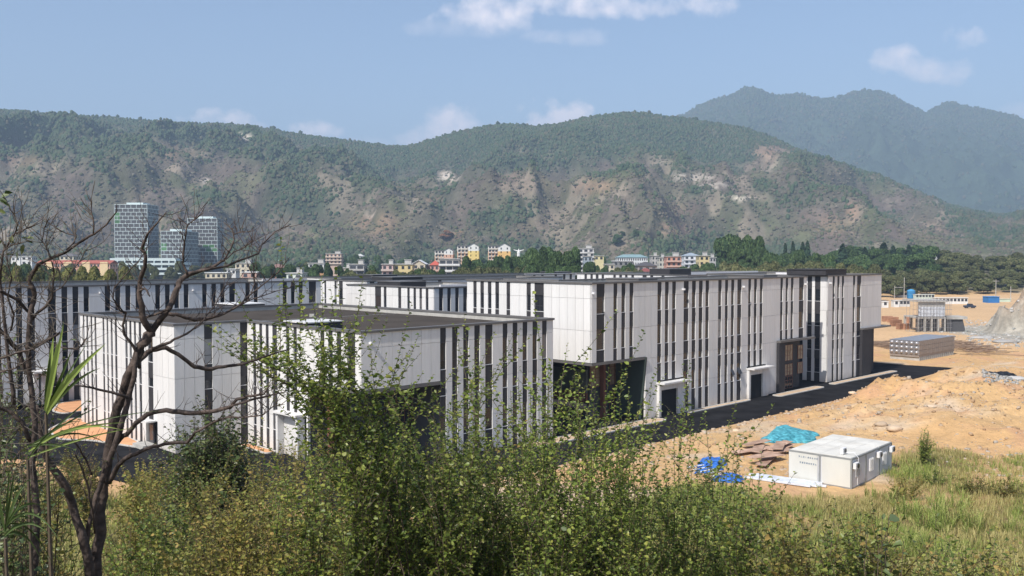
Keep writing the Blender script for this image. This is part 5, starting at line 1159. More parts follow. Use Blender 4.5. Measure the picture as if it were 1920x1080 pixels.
# ---- stones
def rocks(name, label, P, S_, m, seed, flat=.6, kind='stuff'):
    rng = np.random.default_rng(seed); n = len(P)
    base = np.array([(-1, -1, -1), (1, -1, -1), (1, 1, -1), (-1, 1, -1), (-1, -1, 1), (1, -1, 1), (1, 1, 1), (-1, 1, 1)], float) * .5
    V = base[None] * (1 + .5 * (rng.random((n, 8, 3)) - .5)) ; V[:, 4:, :2] *= .7; V = V * np.stack([S_, S_ * (.6 + .6 * rng.random(n)), S_ * flat * (.5 + .8 * rng.random(n))], 1)[:, None]
    a = rng.random(n) * 6.28; c, s = np.cos(a)[:, None], np.sin(a)[:, None]; V = np.stack([V[..., 0] * c - V[..., 1] * s, V[..., 0] * s + V[..., 1] * c, V[..., 2]], -1) + P[:, None]
    f = np.array([(0, 3, 2, 1), (4, 5, 6, 7), (0, 1, 5, 4), (1, 2, 6, 5), (2, 3, 7, 6), (3, 0, 4, 7)]); q = (f[None] + (np.arange(n) * 8)[:, None, None]).reshape(-1, 4)
    return tag(link(name, npmesh(name, V.reshape(-1, 3), [q], [m])), label, None, None, kind)
M['stone'] = leafmat('scattered_stones', [(.40, .26, .15), (.52, .36, .22), (.58, .46, .34), (.46, .42, .36)], 0, .9, .1); M['gstone'] = leafmat('grey_green_rubble', [(.26, .27, .25), (.34, .34, .33), (.42, .41, .39), (.50, .48, .45), (.22, .24, .22)], 0, .9, .1)
def pts_in(rects, n, seed):
    rng = np.random.default_rng(seed); out = []
    for (x0, x1, y0, y1, k) in rects:
        for _ in range(int(n * k)):
            p = on_z(x0 + rng.random() * (x1 - x0), y0 + rng.random() * (y1 - y0)); out.append((p.x, p.y))
    o = np.array(out); s = -((o[:, 0] - C1.x) * Vv.x + (o[:, 1] - C1.y) * Vv.y); tt = (o[:, 0] - C1.x) * U.x + (o[:, 1] - C1.y) * U.y
    return o[(s > 10.2) | (tt > 100)]
def onG(o, dz=0): return np.stack([o[:, 0], o[:, 1], gz(o[:, 0], o[:, 1]) + dz], 1)
o = pts_in([(1180, 1920, 740, 900, .5), (1500, 1920, 695, 800, .4), (1780, 1920, 640, 700, .06)], 6500, 1); rocks('rubble', 'small stones and clods scattered over the orange earth', onG(o), .12 + .5 * RNG.random(len(o)) ** 6, M['stone'], 2)
o = pts_in([(1810, 1960, 600, 652, .6), (1760, 1860, 600, 640, .2)], 1500, 3); rocks('rubble', 'grey and white quarried stones below the rock face', onG(o), .15 + .9 * RNG.random(len(o)) ** 4, M['gstone'], 4)
o = pts_in([(1842, 1915, 720, 742, 1)], 900, 5); rocks('rubble', 'small heap of grey crushed stone by the black bags', onG(o, .05), .12 + .30 * RNG.random(len(o)), M['gstone'], 6)
kk = RNG.random(700) * 110 - 34; ss = 9.8 + RNG.random(700) * 1.5; o = np.array([tuple(g2w(a, -b)) for a, b in zip(kk, ss)]); rocks('rubble', 'broken pale stones along the outer edge of the black road', np.stack([o[:, 0], o[:, 1], gz(o[:, 0], o[:, 1]) + .04], 1), .10 + .42 * RNG.random(700) ** 3, M['stone'], 7)
def boulder(px, py, s, label, m='stone', name='boulder', cat='boulder', flat=.55):
    p = on_z(px, py); rng = np.random.default_rng(int(px)); K = 10; V = []; Fq = []; Ft = []
    for i, (r_, z_) in enumerate([(.8, -.2), (1, .25), (.8, .7), (.4, .95)]):
        for k in range(K): a = k * 6.283 / K; j = .75 + .5 * rng.random(); V.append((math.cos(a) * r_ * j * s, math.sin(a) * r_ * j * s * .75, z_ * s * flat * (.8 + .4 * rng.random())))
    for i in range(3):
        for k in range(K): Fq.append((i * K + k, i * K + (k + 1) % K, (i + 1) * K + (k + 1) % K, (i + 1) * K + k))
    V.append((0, 0, s * flat)); 
    for k in range(K): Ft.append((3 * K + k, 3 * K + (k + 1) % K, 4 * K))
    o = link(name, npmesh(name, np.array(V), [np.array(Fq), np.array(Ft)], [M[m]])); o.location = (p.x, p.y, _ix(p.x, p.y)); return tag(o, label, cat)
boulder(1678, 818, 1.0, 'pale boulder right behind the white cabin'); boulder(1652, 810, .8, 'smaller pale boulder left of the one behind the cabin'); boulder(1745, 793, .9, 'flat pale slab on the orange ground behind the cabin', flat=.2)
boulder(1806, 706, 1.6, 'pale slab on the mound above the road end', flat=.25); boulder(1905, 736, 1.6, 'pale grey slab beside the crushed stone heap', 'gstone', flat=.3); boulder(1840, 634, 3.2, 'low grey-green rock outcrop before the rock face', 'gstone', flat=.16); boulder(1884, 642, 3.2, 'flat pinkish rock outcrop at the right edge below the rock face', 'gstone', flat=.22)
boulder(1598, 756, .6, 'stone on the mound beside the road'); boulder(1380, 812, .5, 'stone lying near the road edge left of the netting heap')
M['blk'] = mat('black_sheeting', (.015, .015, .017), .4, .3, 2)
for i, (px, py, s) in enumerate([(1856, 712, .7), (1868, 716, .9), (1881, 714, 1.1), (1892, 716, 1.0), (1902, 720, .8)]):
    boulder(px, py, s * 1.3, '%s black rubbish bag from the left in the row on the yellow ground' % ['first', 'second', 'third', 'fourth', 'fifth'][i], 'blk', 'rubbish_bag', 'rubbish bag', .7)
# timber heaps by the tank
M['timber'] = mat('grey_brown_timber', (.24, .17, .12), .9, .2, 1, objrand=.3)
rr = random.Random(21); tm = MB()
for (px, py, n, sp) in ((1660, 650, 60, 6), (1810, 652, 60, 8), (1830, 660, 30, 9)):
    c = on_z(px, py)
    for i in range(n):
        a = rr.random() * 1.2 - .3; L_ = 1.5 + rr.random() * 3; x, y = c.x + (rr.random() - .5) * sp, c.y + (rr.random() - .5) * sp * 2; z = _ix(x, y) + .1 + rr.random() * .9
        tm.tube([(x - math.cos(a) * L_, y - math.sin(a) * L_, z), (x + math.cos(a) * L_, y + math.sin(a) * L_, z + (rr.random() - .5) * .5)], .07, 4)
tag(tm.obj('timber_debris', M['timber']), 'loose poles and timber strewn beside the steel water tank', None, None, 'stuff')
# ================================================================== GRASS, SHRUBS AND THE BARE TREE IN FRONT
def grass(name, label, P, h, m, seed, nb=6, wid=.018, lean=.45):
    rng = np.random.default_rng(seed); n = len(P) * nb
    B = np.repeat(P, nb, 0) + np.concatenate([(rng.random((n, 2)) - .5) * .32, np.zeros((n, 1))], 1); H = np.repeat(h, nb) * (.45 + .75 * rng.random(n)); a = rng.random(n) * 6.28
    d = np.stack([np.cos(a), np.sin(a), 0 * a], 1); t = np.stack([-np.sin(a), np.cos(a), 0 * a], 1); l = lean * (.2 + rng.random(n))[:, None]; H1 = H[:, None]; w = (wid * (.6 + .8 * rng.random(n)))[:, None]
    z = np.array([[0, 0, 1.]]); M1 = B + d * l * H1 * .35 + z * H1 * .62; T1 = B + d * l * H1 * 1.15 + z * H1 * (1.0 - .25 * l)
    V = np.stack([B - t * w, B + t * w, M1 + t * w * .8, M1 - t * w * .8, T1], 1).reshape(-1, 3); k = (np.arange(n) * 5)[:, None]
    return tag(link(name, npmesh(name, V, [k + np.array([[0, 1, 2, 3]]), k + np.array([[3, 2, 4]])], [m])), label, None, None, 'stuff')
M['g_green'] = leafmat('green_grass', [(0.156, 0.229, 0.046), (0.225, 0.298, 0.063), (0.293, 0.351, 0.086), (0.379, 0.404, 0.125), (0.483, 0.456, 0.188)], .3, .7, .15)
M['g_dry'] = leafmat('dry_grass', [(0.319, 0.285, 0.107), (0.447, 0.385, 0.152), (0.575, 0.485, 0.213), (0.288, 0.301, 0.091), (0.671, 0.569, 0.274)], .3, .8, .15)
rng = np.random.default_rng(5)
def sample(n, x0, x1, y0, y1, seed):
    r = np.random.default_rng(seed); X = x0 + (x1 - x0) * r.random(n); Y = y0 + (y1 - y0) * r.random(n); k = r.random(n) < veg(X, Y); X, Y = X[k], Y[k]; k = np.abs(X / Y) < .72; return X[k], Y[k]
for (n, x0, x1, y0, y1, sd, lab) in ((52000, 8, 66, 30, 104, 1, 'on the slope and site rim at the right'), (26000, -52, 8, 24, 84, 2, 'on the slope behind the bushes')):
    X, Y = sample(n, x0, x1, y0, y1, sd); nz_ = fbm(X * .11, Y * .11, 200, 4) + .10 * (rng.random(len(X)) - .5) + (.05 if sd == 2 else 0); dry = nz_ > .47
    hh = (.45 + .95 * fbm(X * .25, Y * .25, 205, 3)) * (.75 + .35 * sst(75, 50, Y))
    for k, (mk, nm) in enumerate((('g_green', 'tall green grass '), ('g_dry', 'straw-coloured dry grass '))):
        s = dry if k else ~dry; grass('grass', nm + lab, np.stack([X[s], Y[s], gz(X[s], Y[s]) - .03], 1), hh[s] * (1.0 if k else .95), M[mk], sd * 10 + k)
X, Y = sample(5200, 6, 66, 30, 84, 31); k = fbm(X * .14, Y * .14, 230, 3) > .55; X, Y = X[k], Y[k]
grass('grass', 'taller arching grass tufts standing above the rest at the right', np.stack([X, Y, gz(X, Y) - .03], 1), .9 + 1.1 * rng.random(len(X)), M['g_green'], 77, nb=22, wid=.022, lean=.75)
X, Y = sample(2600, -52, 6, 26, 80, 33)
grass('grass', 'taller straw tufts on the slope behind the bushes', np.stack([X, Y, gz(X, Y) - .03], 1), .7 + .8 * rng.random(len(X)), M['g_dry'], 78, nb=18, wid=.02, lean=.7)
# ---- leaves
def leaves(P, D, S_, seed, wide=.58, fold=.25, droop=.3):
    """P roots, D direction of each leaf, S_ length: a folded, curved blade of two quads"""
    rng = np.random.default_rng(seed); n = len(P); D = D / np.linalg.norm(D, axis=1)[:, None]
    up = rng.normal(size=(n, 3)) * .55 + np.array([0, 0, 1.]); sd_ = np.cross(D, up); sd_ /= np.linalg.norm(sd_, axis=1)[:, None] + 1e-9; nn = np.cross(sd_, D)
    s = S_[:, None]; w = s * wide * (.75 + .5 * rng.random((n, 1))) * .5; dz = np.array([0, 0, -1.]) * s * droop * rng.random((n, 1))
    tip = P + D * s + dz; m1 = P + D * s * .32; m2 = P + D * s * .68 + dz * .4
    V = np.stack([P, m1 + sd_ * w + nn * w * fold, m2 + sd_ * w * .8 + nn * w * fold, tip, m2 - sd_ * w * .8 + nn * w * fold, m1 - sd_ * w + nn * w * fold], 1).reshape(-1, 3)
    k = (np.arange(n) * 6)[:, None]; return V, np.concatenate([k + np.array([[0, 1, 2, 3]]), k + np.array([[0, 3, 4, 5]])])
M['l_green'] = leafmat('shrub_leaves', [(0.076, 0.116, 0.028), (0.132, 0.190, 0.038), (0.204, 0.268, 0.054), (0.290, 0.352, 0.074), (0.407, 0.413, 0.097)], .40, .42, .4)
M['l_dark'] = leafmat('dark_glossy_leaves', [(0.044, 0.075, 0.022), (0.076, 0.111, 0.034), (0.122, 0.160, 0.050), (0.187, 0.205, 0.079)], .2, .4, .45)
M['l_yel'] = leafmat('yellowing_leaves', [(0.165, 0.180, 0.041), (0.258, 0.250, 0.058), (0.367, 0.321, 0.084), (0.184, 0.215, 0.050), (0.442, 0.305, 0.100), (0.129, 0.161, 0.041)], .4, .5, .3)
M['stem'] = mat('woody_stems', (.10, .075, .05), .85, .25, 20); M['stem_d'] = mat('dark_branch_bark', (.055, .042, .036), .9, .35, 14, bump=.5, c2=(.095, .07, .058))
OUT = ([-300, -60, 0, 40, 90, 140, 190, 230, 300, 400, 480, 520, 560, 600, 640, 690, 740, 760, 800, 830, 860, 900, 950, 985, 1000, 1040, 1062, 1090, 1110, 1140, 1170, 1200, 1250, 1300, 1340, 1370, 1400, 1440, 1500, 1560, 1700, 1900, 2300],
       [600, 660, 700, 760, 880, 960, 985, 960, 945, 925, 905, 860, 790, 715, 720, 745, 755, 750, 745, 735, 765, 735, 765, 730, 755, 690, 680, 725, 755, 720, 745, 800, 820, 790, 775, 825, 850, 880, 920, 960, 1010, 1030, 1030])
def shrub(label, bx, Y, spread, n, mk, leaf=.052, seed=0, group=None, outl=None, sub=4, hvar=260, dens=.032, name='shrub', cat='shrub', stem='stem', dy=1.0, thin=1.0, tips=None, droop=.45, wide=.60, u0=.10, arch=0.):
    """upright shoots from one root, leaves set alternately along them"""
    rg = np.random.default_rng(seed); X0 = hx(bx, Y); z0 = _ix(X0, Y); b = thing(name, label, cat, (X0, Y, z0), 0, group)
    O = np.array([X0, Y, z0]); PP, DD, SS = [], [], []; st = MB()
    ox, oy = outl or OUT
    for i in range(n):
        if tips is not None: tx, ty = tips[i % len(tips)]; tx += rg.normal() * 6; ty += abs(rg.normal()) * 8
        else:
            tx = bx + spread * (rg.random() * 2 - 1); whip = outl is None and i % 10 == 0; ty = np.interp(tx, ox, oy) + (rg.random() * 30 - 38 if whip else (66 if outl is None else 0) + hvar * rg.random() ** 1.3)
        Yt = Y + dy * (rg.random() * 2 - 1); tip = np.array(at_y(tx, ty, Yt)); root = O + np.array([(rg.random() - .5) * .25, (rg.random() - .5) * .25, -.05])
        mid = root * .45 + tip * .55; mid[:2] = root[:2] * .62 + tip[:2] * .38; mid += rg.normal(size=3) * .05; mid[2] += arch * (tip[2] - root[2])
        T = np.linspace(0, 1, 9)[:, None]; C = root * (1 - T) ** 2 + mid * 2 * T * (1 - T) + tip * T ** 2; C[1:-1] += rg.normal(size=(7, 3)) * .012
        L_ = np.linalg.norm(tip - root); st.tube([tuple(c - O) for c in C], [.009 * thin * (1 - .8 * t) for t in np.linspace(0, 1, 9)], 4, 0, False)
        paths = [(C, u0)]
        if i % 11 == 5: continue            # a bare dead shoot
        for k in range(sub):
            u_ = max(.3, u0) + (.94 - max(.3, u0)) * rg.random(); j = min(7, int(u_ * 8)); q0 = C[j] * (1 - (u_ * 8 - j)) + C[j + 1] * (u_ * 8 - j); dr = C[j + 1] - C[j]; dr /= np.linalg.norm(dr) + 1e-9
            a = rg.normal(size=3) * .8; a[2] = abs(a[2]) * .5; dr = dr * .8 + a; dr /= np.linalg.norm(dr); l = L_ * (.10 + .16 * rg.random()); S3 = np.linspace(0, 1, 5)[:, None]; Q = q0 + dr * l * S3 + np.array([0, 0, 1]) * .18 * l * S3 ** 2
            st.tube([tuple(c - O) for c in Q], [.004 * thin, .0035 * thin, .003 * thin, .002 * thin, .0015 * thin], 3, 0, False); paths.append((Q, .05))
        for (C_, u0) in paths:
            seg = np.linalg.norm(np.diff(C_, axis=0), axis=1); tot = seg.sum(); m = max(3, int(tot * (1 - u0) / dens)); u_ = u0 + (1 - u0) * (np.arange(m) + .5) / m; x = u_ * (len(C_) - 1); j = np.minimum(x.astype(int), len(C_) - 2); f = (x - j)[:, None]
            q = C_[j] * (1 - f) + C_[j + 1] * f; dr = C_[j + 1] - C_[j]; dr /= np.linalg.norm(dr, axis=1)[:, None] + 1e-9
            a = np.arange(m) * 2.4 + rg.random() * 6; o = np.stack([np.cos(a), np.sin(a), -.1 + .4 * rg.random(m)], 1); PP.append(q); DD.append(o + dr * .5 + rg.normal(size=(m, 3)) * .22); SS.append(leaf * (.40 + .85 * rg.random(m)) * (1 - .35 * u_))
    P = np.concatenate(PP); D = np.concatenate(DD); S_ = np.concatenate(SS); V, q = leaves(P - O, D, S_, seed + 5, wide, droop=droop)
    o = link('foliage', npmesh('foliage', V, [q], [M[mk]]), b); o['kind'] = 'stuff'; st.obj('stems', M[stem], b); return b
G1 = 'leafy shrubs filling the foreground'
LX = ['leftmost', 'second from the left', 'third from the left', 'fourth from the left', 'fifth from the left', 'sixth from the left', 'seventh from the left', 'eighth from the left', 'ninth from the left', 'tenth from the left', 'eleventh from the left', 'rightmost']
k = 0
for i, bx in enumerate([690, 745, 800, 855, 910, 965, 1020, 1070, 1130, 1200, 1280, 1365]):
    shrub('%s of the tall green shrubs in the front row, leafy upright shoots' % LX[i], bx, 8.8 + .8 * (i % 3) + (i > 8) * .6, 58, 30, 'l_green', .068, 400 + i, G1, sub=8, hvar=300, dens=.027)
for i, bx in enumerate([700, 770, 840, 910, 985, 1060, 1150, 1245, 1340, 1440]):
    shrub('%s in the row of lower shrubs standing behind the front row' % (LX[i] if i < 9 else 'tenth from the left'), bx, 12.2 + .7 * (i % 2), 75, 30, ('l_green', 'l_yel', 'l_green')[i % 3], .09, 450 + i, G1,
          outl=(OUT[0], [y + 120 for y in OUT[1]]), sub=6, hvar=260, dens=.032)
shrub('arching leafy branches reaching left over the roller shutter', 810, 8.6, 60, 14, 'l_green', .068, 480, G1, tips=[(482, 662), (500, 690), (520, 655), (545, 700), (560, 668), (585, 690), (520, 715), (600, 660), (560, 718), (610, 720), (640, 690), (650, 735), (500, 668), (690, 705)], sub=12, dens=.024, dy=.5, u0=.70, arch=.36)
for i, (bx, Y, sp_) in enumerate([(230, 15, 80), (330, 17, 80), (420, 14, 80), (500, 16, 70), (270, 11, 90), (390, 10.5, 90), (490, 10, 80), (560, 9.8, 70), (560, 14, 70), (620, 13, 60)]):
    shrub('%s of the low olive-brown bushes left of the tall shrubs' % ['first', 'second', 'third', 'fourth', 'fifth', 'sixth', 'seventh', 'eighth', 'ninth', 'tenth'][i], bx, Y, sp_, 28, ('l_yel', 'l_green', 'l_yel')[i % 3], .075, 500 + i, G1,
          outl=([0, 240, 300, 470, 540, 620, 700], [930 + 50 * (i > 3), 900 + 55 * (i > 3), 885 + 60 * (i > 3), 850 + 70 * (i > 3), 825 + 60 * (i > 3), 815, 840]), hvar=160, sub=6, dens=.03)
for i, (bx, Y, sp_) in enumerate([(1420, 9.5, 70), (1500, 9.0, 80), (1600, 8.5, 70), (1690, 8.6, 70), (1790, 9.2, 80), (1880, 8.8, 80)]):
    shrub('%s of the low leafy weeds along the bottom right edge' % ['first', 'second', 'third', 'fourth', 'fifth', 'sixth'][i], bx, Y, sp_, 30, ('l_green', 'l_yel')[i % 2], .075, 540 + i, G1,
          outl=([1300, 1400, 1450, 1520, 1600, 1650, 1700, 1780, 1900], [905, 925, 950, 975, 1010, 985, 1025, 1030, 1020]), hvar=90, sub=6, dens=.032)
shrub('slender sapling with large drooping dark leaves at the bottom right', 1655, 5.6, 40, 5, 'l_dark', .11, 560, None, tips=[(1660, 965), (1630, 985), (1690, 1000), (1655, 1010)], sub=1, dens=.06, name='sapling', cat='sapling', dy=.2, droop=.9)
for i, (bx, Y, sp_, mk) in enumerate([(-40, 6.4, 60, 'l_dark'), (25, 7.2, 60, 'l_dark'), (70, 8.2, 50, 'l_yel'), (0, 8.6, 80, 'l_dark'), (120, 9.4, 50, 'l_green')]):
    shrub('%s of the dark tangled bushes in the lower left corner' % ['first', 'second', 'third', 'fourth', 'fifth'][i], bx, Y, sp_, 28, mk, .06, 570 + i, G1, outl=([-200, 0, 40, 90, 140, 200], [640, 705, 760, 850, 960, 1010]), hvar=330, sub=5, dens=.04)
shrub('round dark green small tree in front of the notch of the near factory', 397, 33, 96, 130, 'l_dark', .26, 590, None, outl=([300, 330, 350, 375, 400, 425, 445, 462, 480], [900, 860, 812, 785, 776, 790, 800, 850, 890]), hvar=110, sub=9, dens=.11, name='small_tree', cat='tree', dy=1.2, thin=3, droop=.6)
for i, (bx, Y, w, top) in enumerate([(255, 40, 26, 880), (160, 60, 26, 862), (300, 50, 30, 872), (130, 75, 22, 848), (1736, 93, 16, 802), (1705, 80, 44, 880), (1755, 86, 40, 872), (1830, 82, 46, 886), (1895, 80, 44, 890), (1430, 74, 40, 925)]):
    z_ = _ix(hx(bx, Y), Y); zt_ = at_y(bx, top, Y).z
    if zt_ < z_ + .7: top = 481 + (CAMZ - z_ - 1.0) / Y * F
    shrub(('%s small bush on the slope at the left' if i < 4 else '%s small bush from the site rim in the grass at right') % ['first', 'second', 'third', 'fourth', 'fifth', 'sixth', 'seventh', 'eighth', 'ninth', 'tenth'][i if i < 4 else i - 4], bx, Y, w, 26, 'l_green' if i in (4, 6) else 'l_yel', .20, 600 + i, 'small bushes on the slope',
          outl=([bx - w * 1.2, bx, bx + w * 1.2], [top + 22, top, top + 22]), hvar=30, sub=9, dens=.08, dy=.8, thin=1.2)
# ---- the bare tree
TY = 7.0
def limb(b, pts, Y0, Y1, name='branch', twigs=True, rg=random.Random(3), tw=None):
    n = len(pts); P = []
    for i, (x, y, w) in enumerate(pts):
        t = i / (n - 1); Y = Y0 + (Y1 - Y0) * t + (rg.random() - .5) * .05; P.append((at_y(x, y, Y), max(.6, w * .76) / F * Y / 2))
    # refine with slight kinks
    Q, R_ = [], []
    for i in range(n - 1):
        for k_ in range(3):
            t = k_ / 3; p = P[i][0].lerp(P[i + 1][0], t); j = P[i][1] * .35 * (k_ > 0); Q.append(p + Vector((rg.uniform(-j, j), rg.uniform(-j, j), rg.uniform(-j, j)))); R_.append((P[i][1] * (1 - t) + P[i + 1][1] * t) * (.93 + .14 * rg.random()))
    Q.append(P[-1][0]); R_.append(P[-1][1] * .6)
    m = MB(); m.tube([q - b.location for q in Q], R_, 8 if pts[0][2] > 9 else 6); m.obj(name, M['stem_d'], b, smooth=True)
    if twigs:
        for i in range(2, len(Q) - 1):
            for _k in range(2 if R_[i] < .009 else 1):
              if R_[i] < .022 and rg.random() < .7:
                d = (Q[i + 1] - Q[i]).normalized(); a = Vector((rg.uniform(-1, 1), rg.uniform(-.6, .6), rg.uniform(-.3, 1))).normalized(); d = (d * .6 + a).normalized(); l = rg.uniform(.06, .22); q = [Q[i]]
                for s_ in range(4): d = (d + Vector((rg.uniform(-.4, .4), rg.uniform(-.3, .3), rg.uniform(-.1, .4)))).normalized(); q.append(q[-1] + d * l / 3)
                tw.tube([v - b.location for v in q], [.0028, .0024, .002, .0014, .0008], 4, 0, False)
                if rg.random() < .6: d2 = (d + Vector((rg.uniform(-1, 1), 0, rg.uniform(-.5, 1)))).normalized(); tw.tube([q[2] - b.location, q[2] + d2 * l * .35 - b.location, q[2] + d2 * l * .6 + Vector((0, 0, .01)) - b.location], [.002, .0015, .0008], 3, 0, False)
b0 = at_y(178, 1500, TY); T1 = thing('bare_tree', 'leafless dark tree with crooked branches in front of the near factory', 'tree', (b0.x, TY, _ix(b0.x, TY)), 0); tw1 = MB(); r3 = random.Random(5)
for j, (nm, pts, ya, yb_) in enumerate([
    ('trunk', [(176, 1560, 36), (180, 1080, 30), (186, 960, 26), (200, 880, 25), (213, 800, 25), (229, 745, 22), (246, 692, 22), (262, 657, 23), (276, 636, 24), (285, 620, 22)], 7, 7),
    ('trunk', [(172, 1540, 28), (168, 1080, 24), (158, 1020, 22), (136, 948, 20), (118, 905, 20), (100, 880, 18), (84, 850, 15), (76, 800, 13), (70, 760, 12)], 6.95, 6.6),
    ('trunk', [(160, 1040, 12), (166, 985, 12), (180, 930, 12), (198, 880, 13), (222, 815, 15), (238, 760, 14), (252, 705, 12), (256, 660, 10)], 6.9, 6.95),
    ('branch', [(285, 622, 17), (268, 598, 16), (262, 560, 13), (262, 530, 11), (272, 500, 10), (272, 475, 8), (266, 466, 8), (277, 438, 6), (295, 418, 4), (313, 396, 2)], 7, 6.7),
    ('branch', [(284, 624, 18), (300, 600, 16), (318, 575, 15), (328, 550, 14), (335, 530, 14), (350, 517, 12), (375, 508, 9), (400, 500, 8), (420, 488, 6), (433, 465, 5), (439, 448, 4), (436, 430, 3), (418, 416, 2)], 7, 7.5),
    ('branch', [(380, 507, 7), (425, 499, 6), (450, 488, 5), (485, 475, 4.5), (490, 460, 4), (515, 435, 3), (545, 421, 2)], 7.2, 7.9), ('branch', [(352, 516, 7), (343, 493, 5), (344, 477, 5), (348, 443, 4), (351, 421, 3), (332, 406, 2)], 7.1, 7.0),
    ('branch', [(350, 425, 3), (360, 415, 2), (375, 404, 1.5)], 7, 7), ('branch', [(437, 440, 3), (448, 436, 2.5), (457, 433, 1.5)], 7.4, 7.4), ('branch', [(424, 486, 3.5), (440, 472, 3), (455, 466, 3), (470, 455, 2.4), (479, 446, 1.6)], 7.3, 7.6),
    ('branch', [(246, 695, 13), (262, 674, 14), (285, 656, 13), (312, 652, 11), (343, 671, 10), (365, 688, 10), (389, 692, 10), (418, 688, 8), (452, 683, 7), (481, 675, 6), (510, 664, 4), (540, 655, 2)], 7, 7.8),
    ('branch', [(285, 654, 9), (310, 645, 8), (337, 632, 6), (357, 621, 5), (379, 604, 4), (390, 588, 3), (402, 575, 2.6), (415, 548, 2.4), (430, 528, 2)], 7, 7.3),
    ('branch', [(316, 588, 10), (340, 592, 9), (365, 600, 9), (392, 597, 8), (420, 588, 6), (447, 573, 5), (470, 552, 4), (490, 536, 3.4), (520, 512, 3), (543, 482, 2)], 7, 7.7), ('branch', [(447, 573, 4), (475, 560, 3), (490, 556, 2.5), (520, 545, 2), (556, 538, 1.5)], 7.5, 7.9),
    ('branch', [(316, 580, 7), (295, 588, 6), (276, 594, 5), (268, 606, 5)], 7, 7), ('branch', [(470, 552, 3), (478, 530, 3), (476, 510, 2.5), (474, 490, 2)], 7.6, 7.6),
    ('branch', [(208, 842, 14), (225, 822, 13), (240, 812, 12), (254, 794, 12), (276, 777, 12), (312, 769, 12), (346, 774, 12), (394, 772, 11), (433, 763, 9), (445, 748, 8), (464, 743, 7), (495, 739, 5), (502, 727, 3.5)], 7, 6.5), ('branch', [(425, 765, 7), (470, 750, 6), (500, 743, 5), (535, 735, 3)], 6.6, 6.6),
    ('branch', [(204, 905, 13), (222, 872, 12), (240, 857, 11), (259, 849, 10), (288, 837, 9), (319, 831, 9), (351, 830, 8), (365, 811, 7), (394, 796, 6), (413, 786, 5), (433, 782, 4.5), (457, 783, 4), (493, 778, 3), (512, 762, 2.5), (534, 758, 2)], 6.95, 6.2),
    ('branch', [(246, 748, 9), (238, 744, 8), (220, 739, 7), (183, 730, 6), (160, 725, 5), (143, 723, 4)], 7, 6.6), ('branch', [(262, 690, 9), (258, 672, 9), (252, 652, 8), (233, 627, 7), (230, 610, 6), (236, 586, 6), (222, 581, 4)], 7, 6.8),
    ('branch', [(233, 588, 4), (212, 560, 3.5), (214, 540, 3), (245, 505, 2.6), (262, 486, 2), (278, 465, 1.6)], 6.8, 6.6), ('branch', [(262, 545, 5), (272, 541, 5), (281, 556, 4)], 6.9, 6.8),
    ('branch', [(172, 890, 5), (160, 860, 5), (145, 835, 4.5), (133, 822, 4)], 6.9, 6.7), ('branch', [(178, 1000, 5), (172, 950, 5), (163, 905, 5), (150, 870, 4), (140, 850, 3)], 6.9, 6.5)]):
    limb(T1, pts, ya, yb_, nm, nm == 'branch', r3, tw1)
o = tw1.obj('twigs', M['stem_d'], T1); o['kind'] = 'stuff'
b0 = at_y(60, 1600, 6.2); T2 = thing('bare_tree', 'tangled leafless tree at the left edge, one long bough curving up to the right', 'tree', (b0.x, 6.2, _ix(b0.x, 6.2)), 0); tw2 = MB()
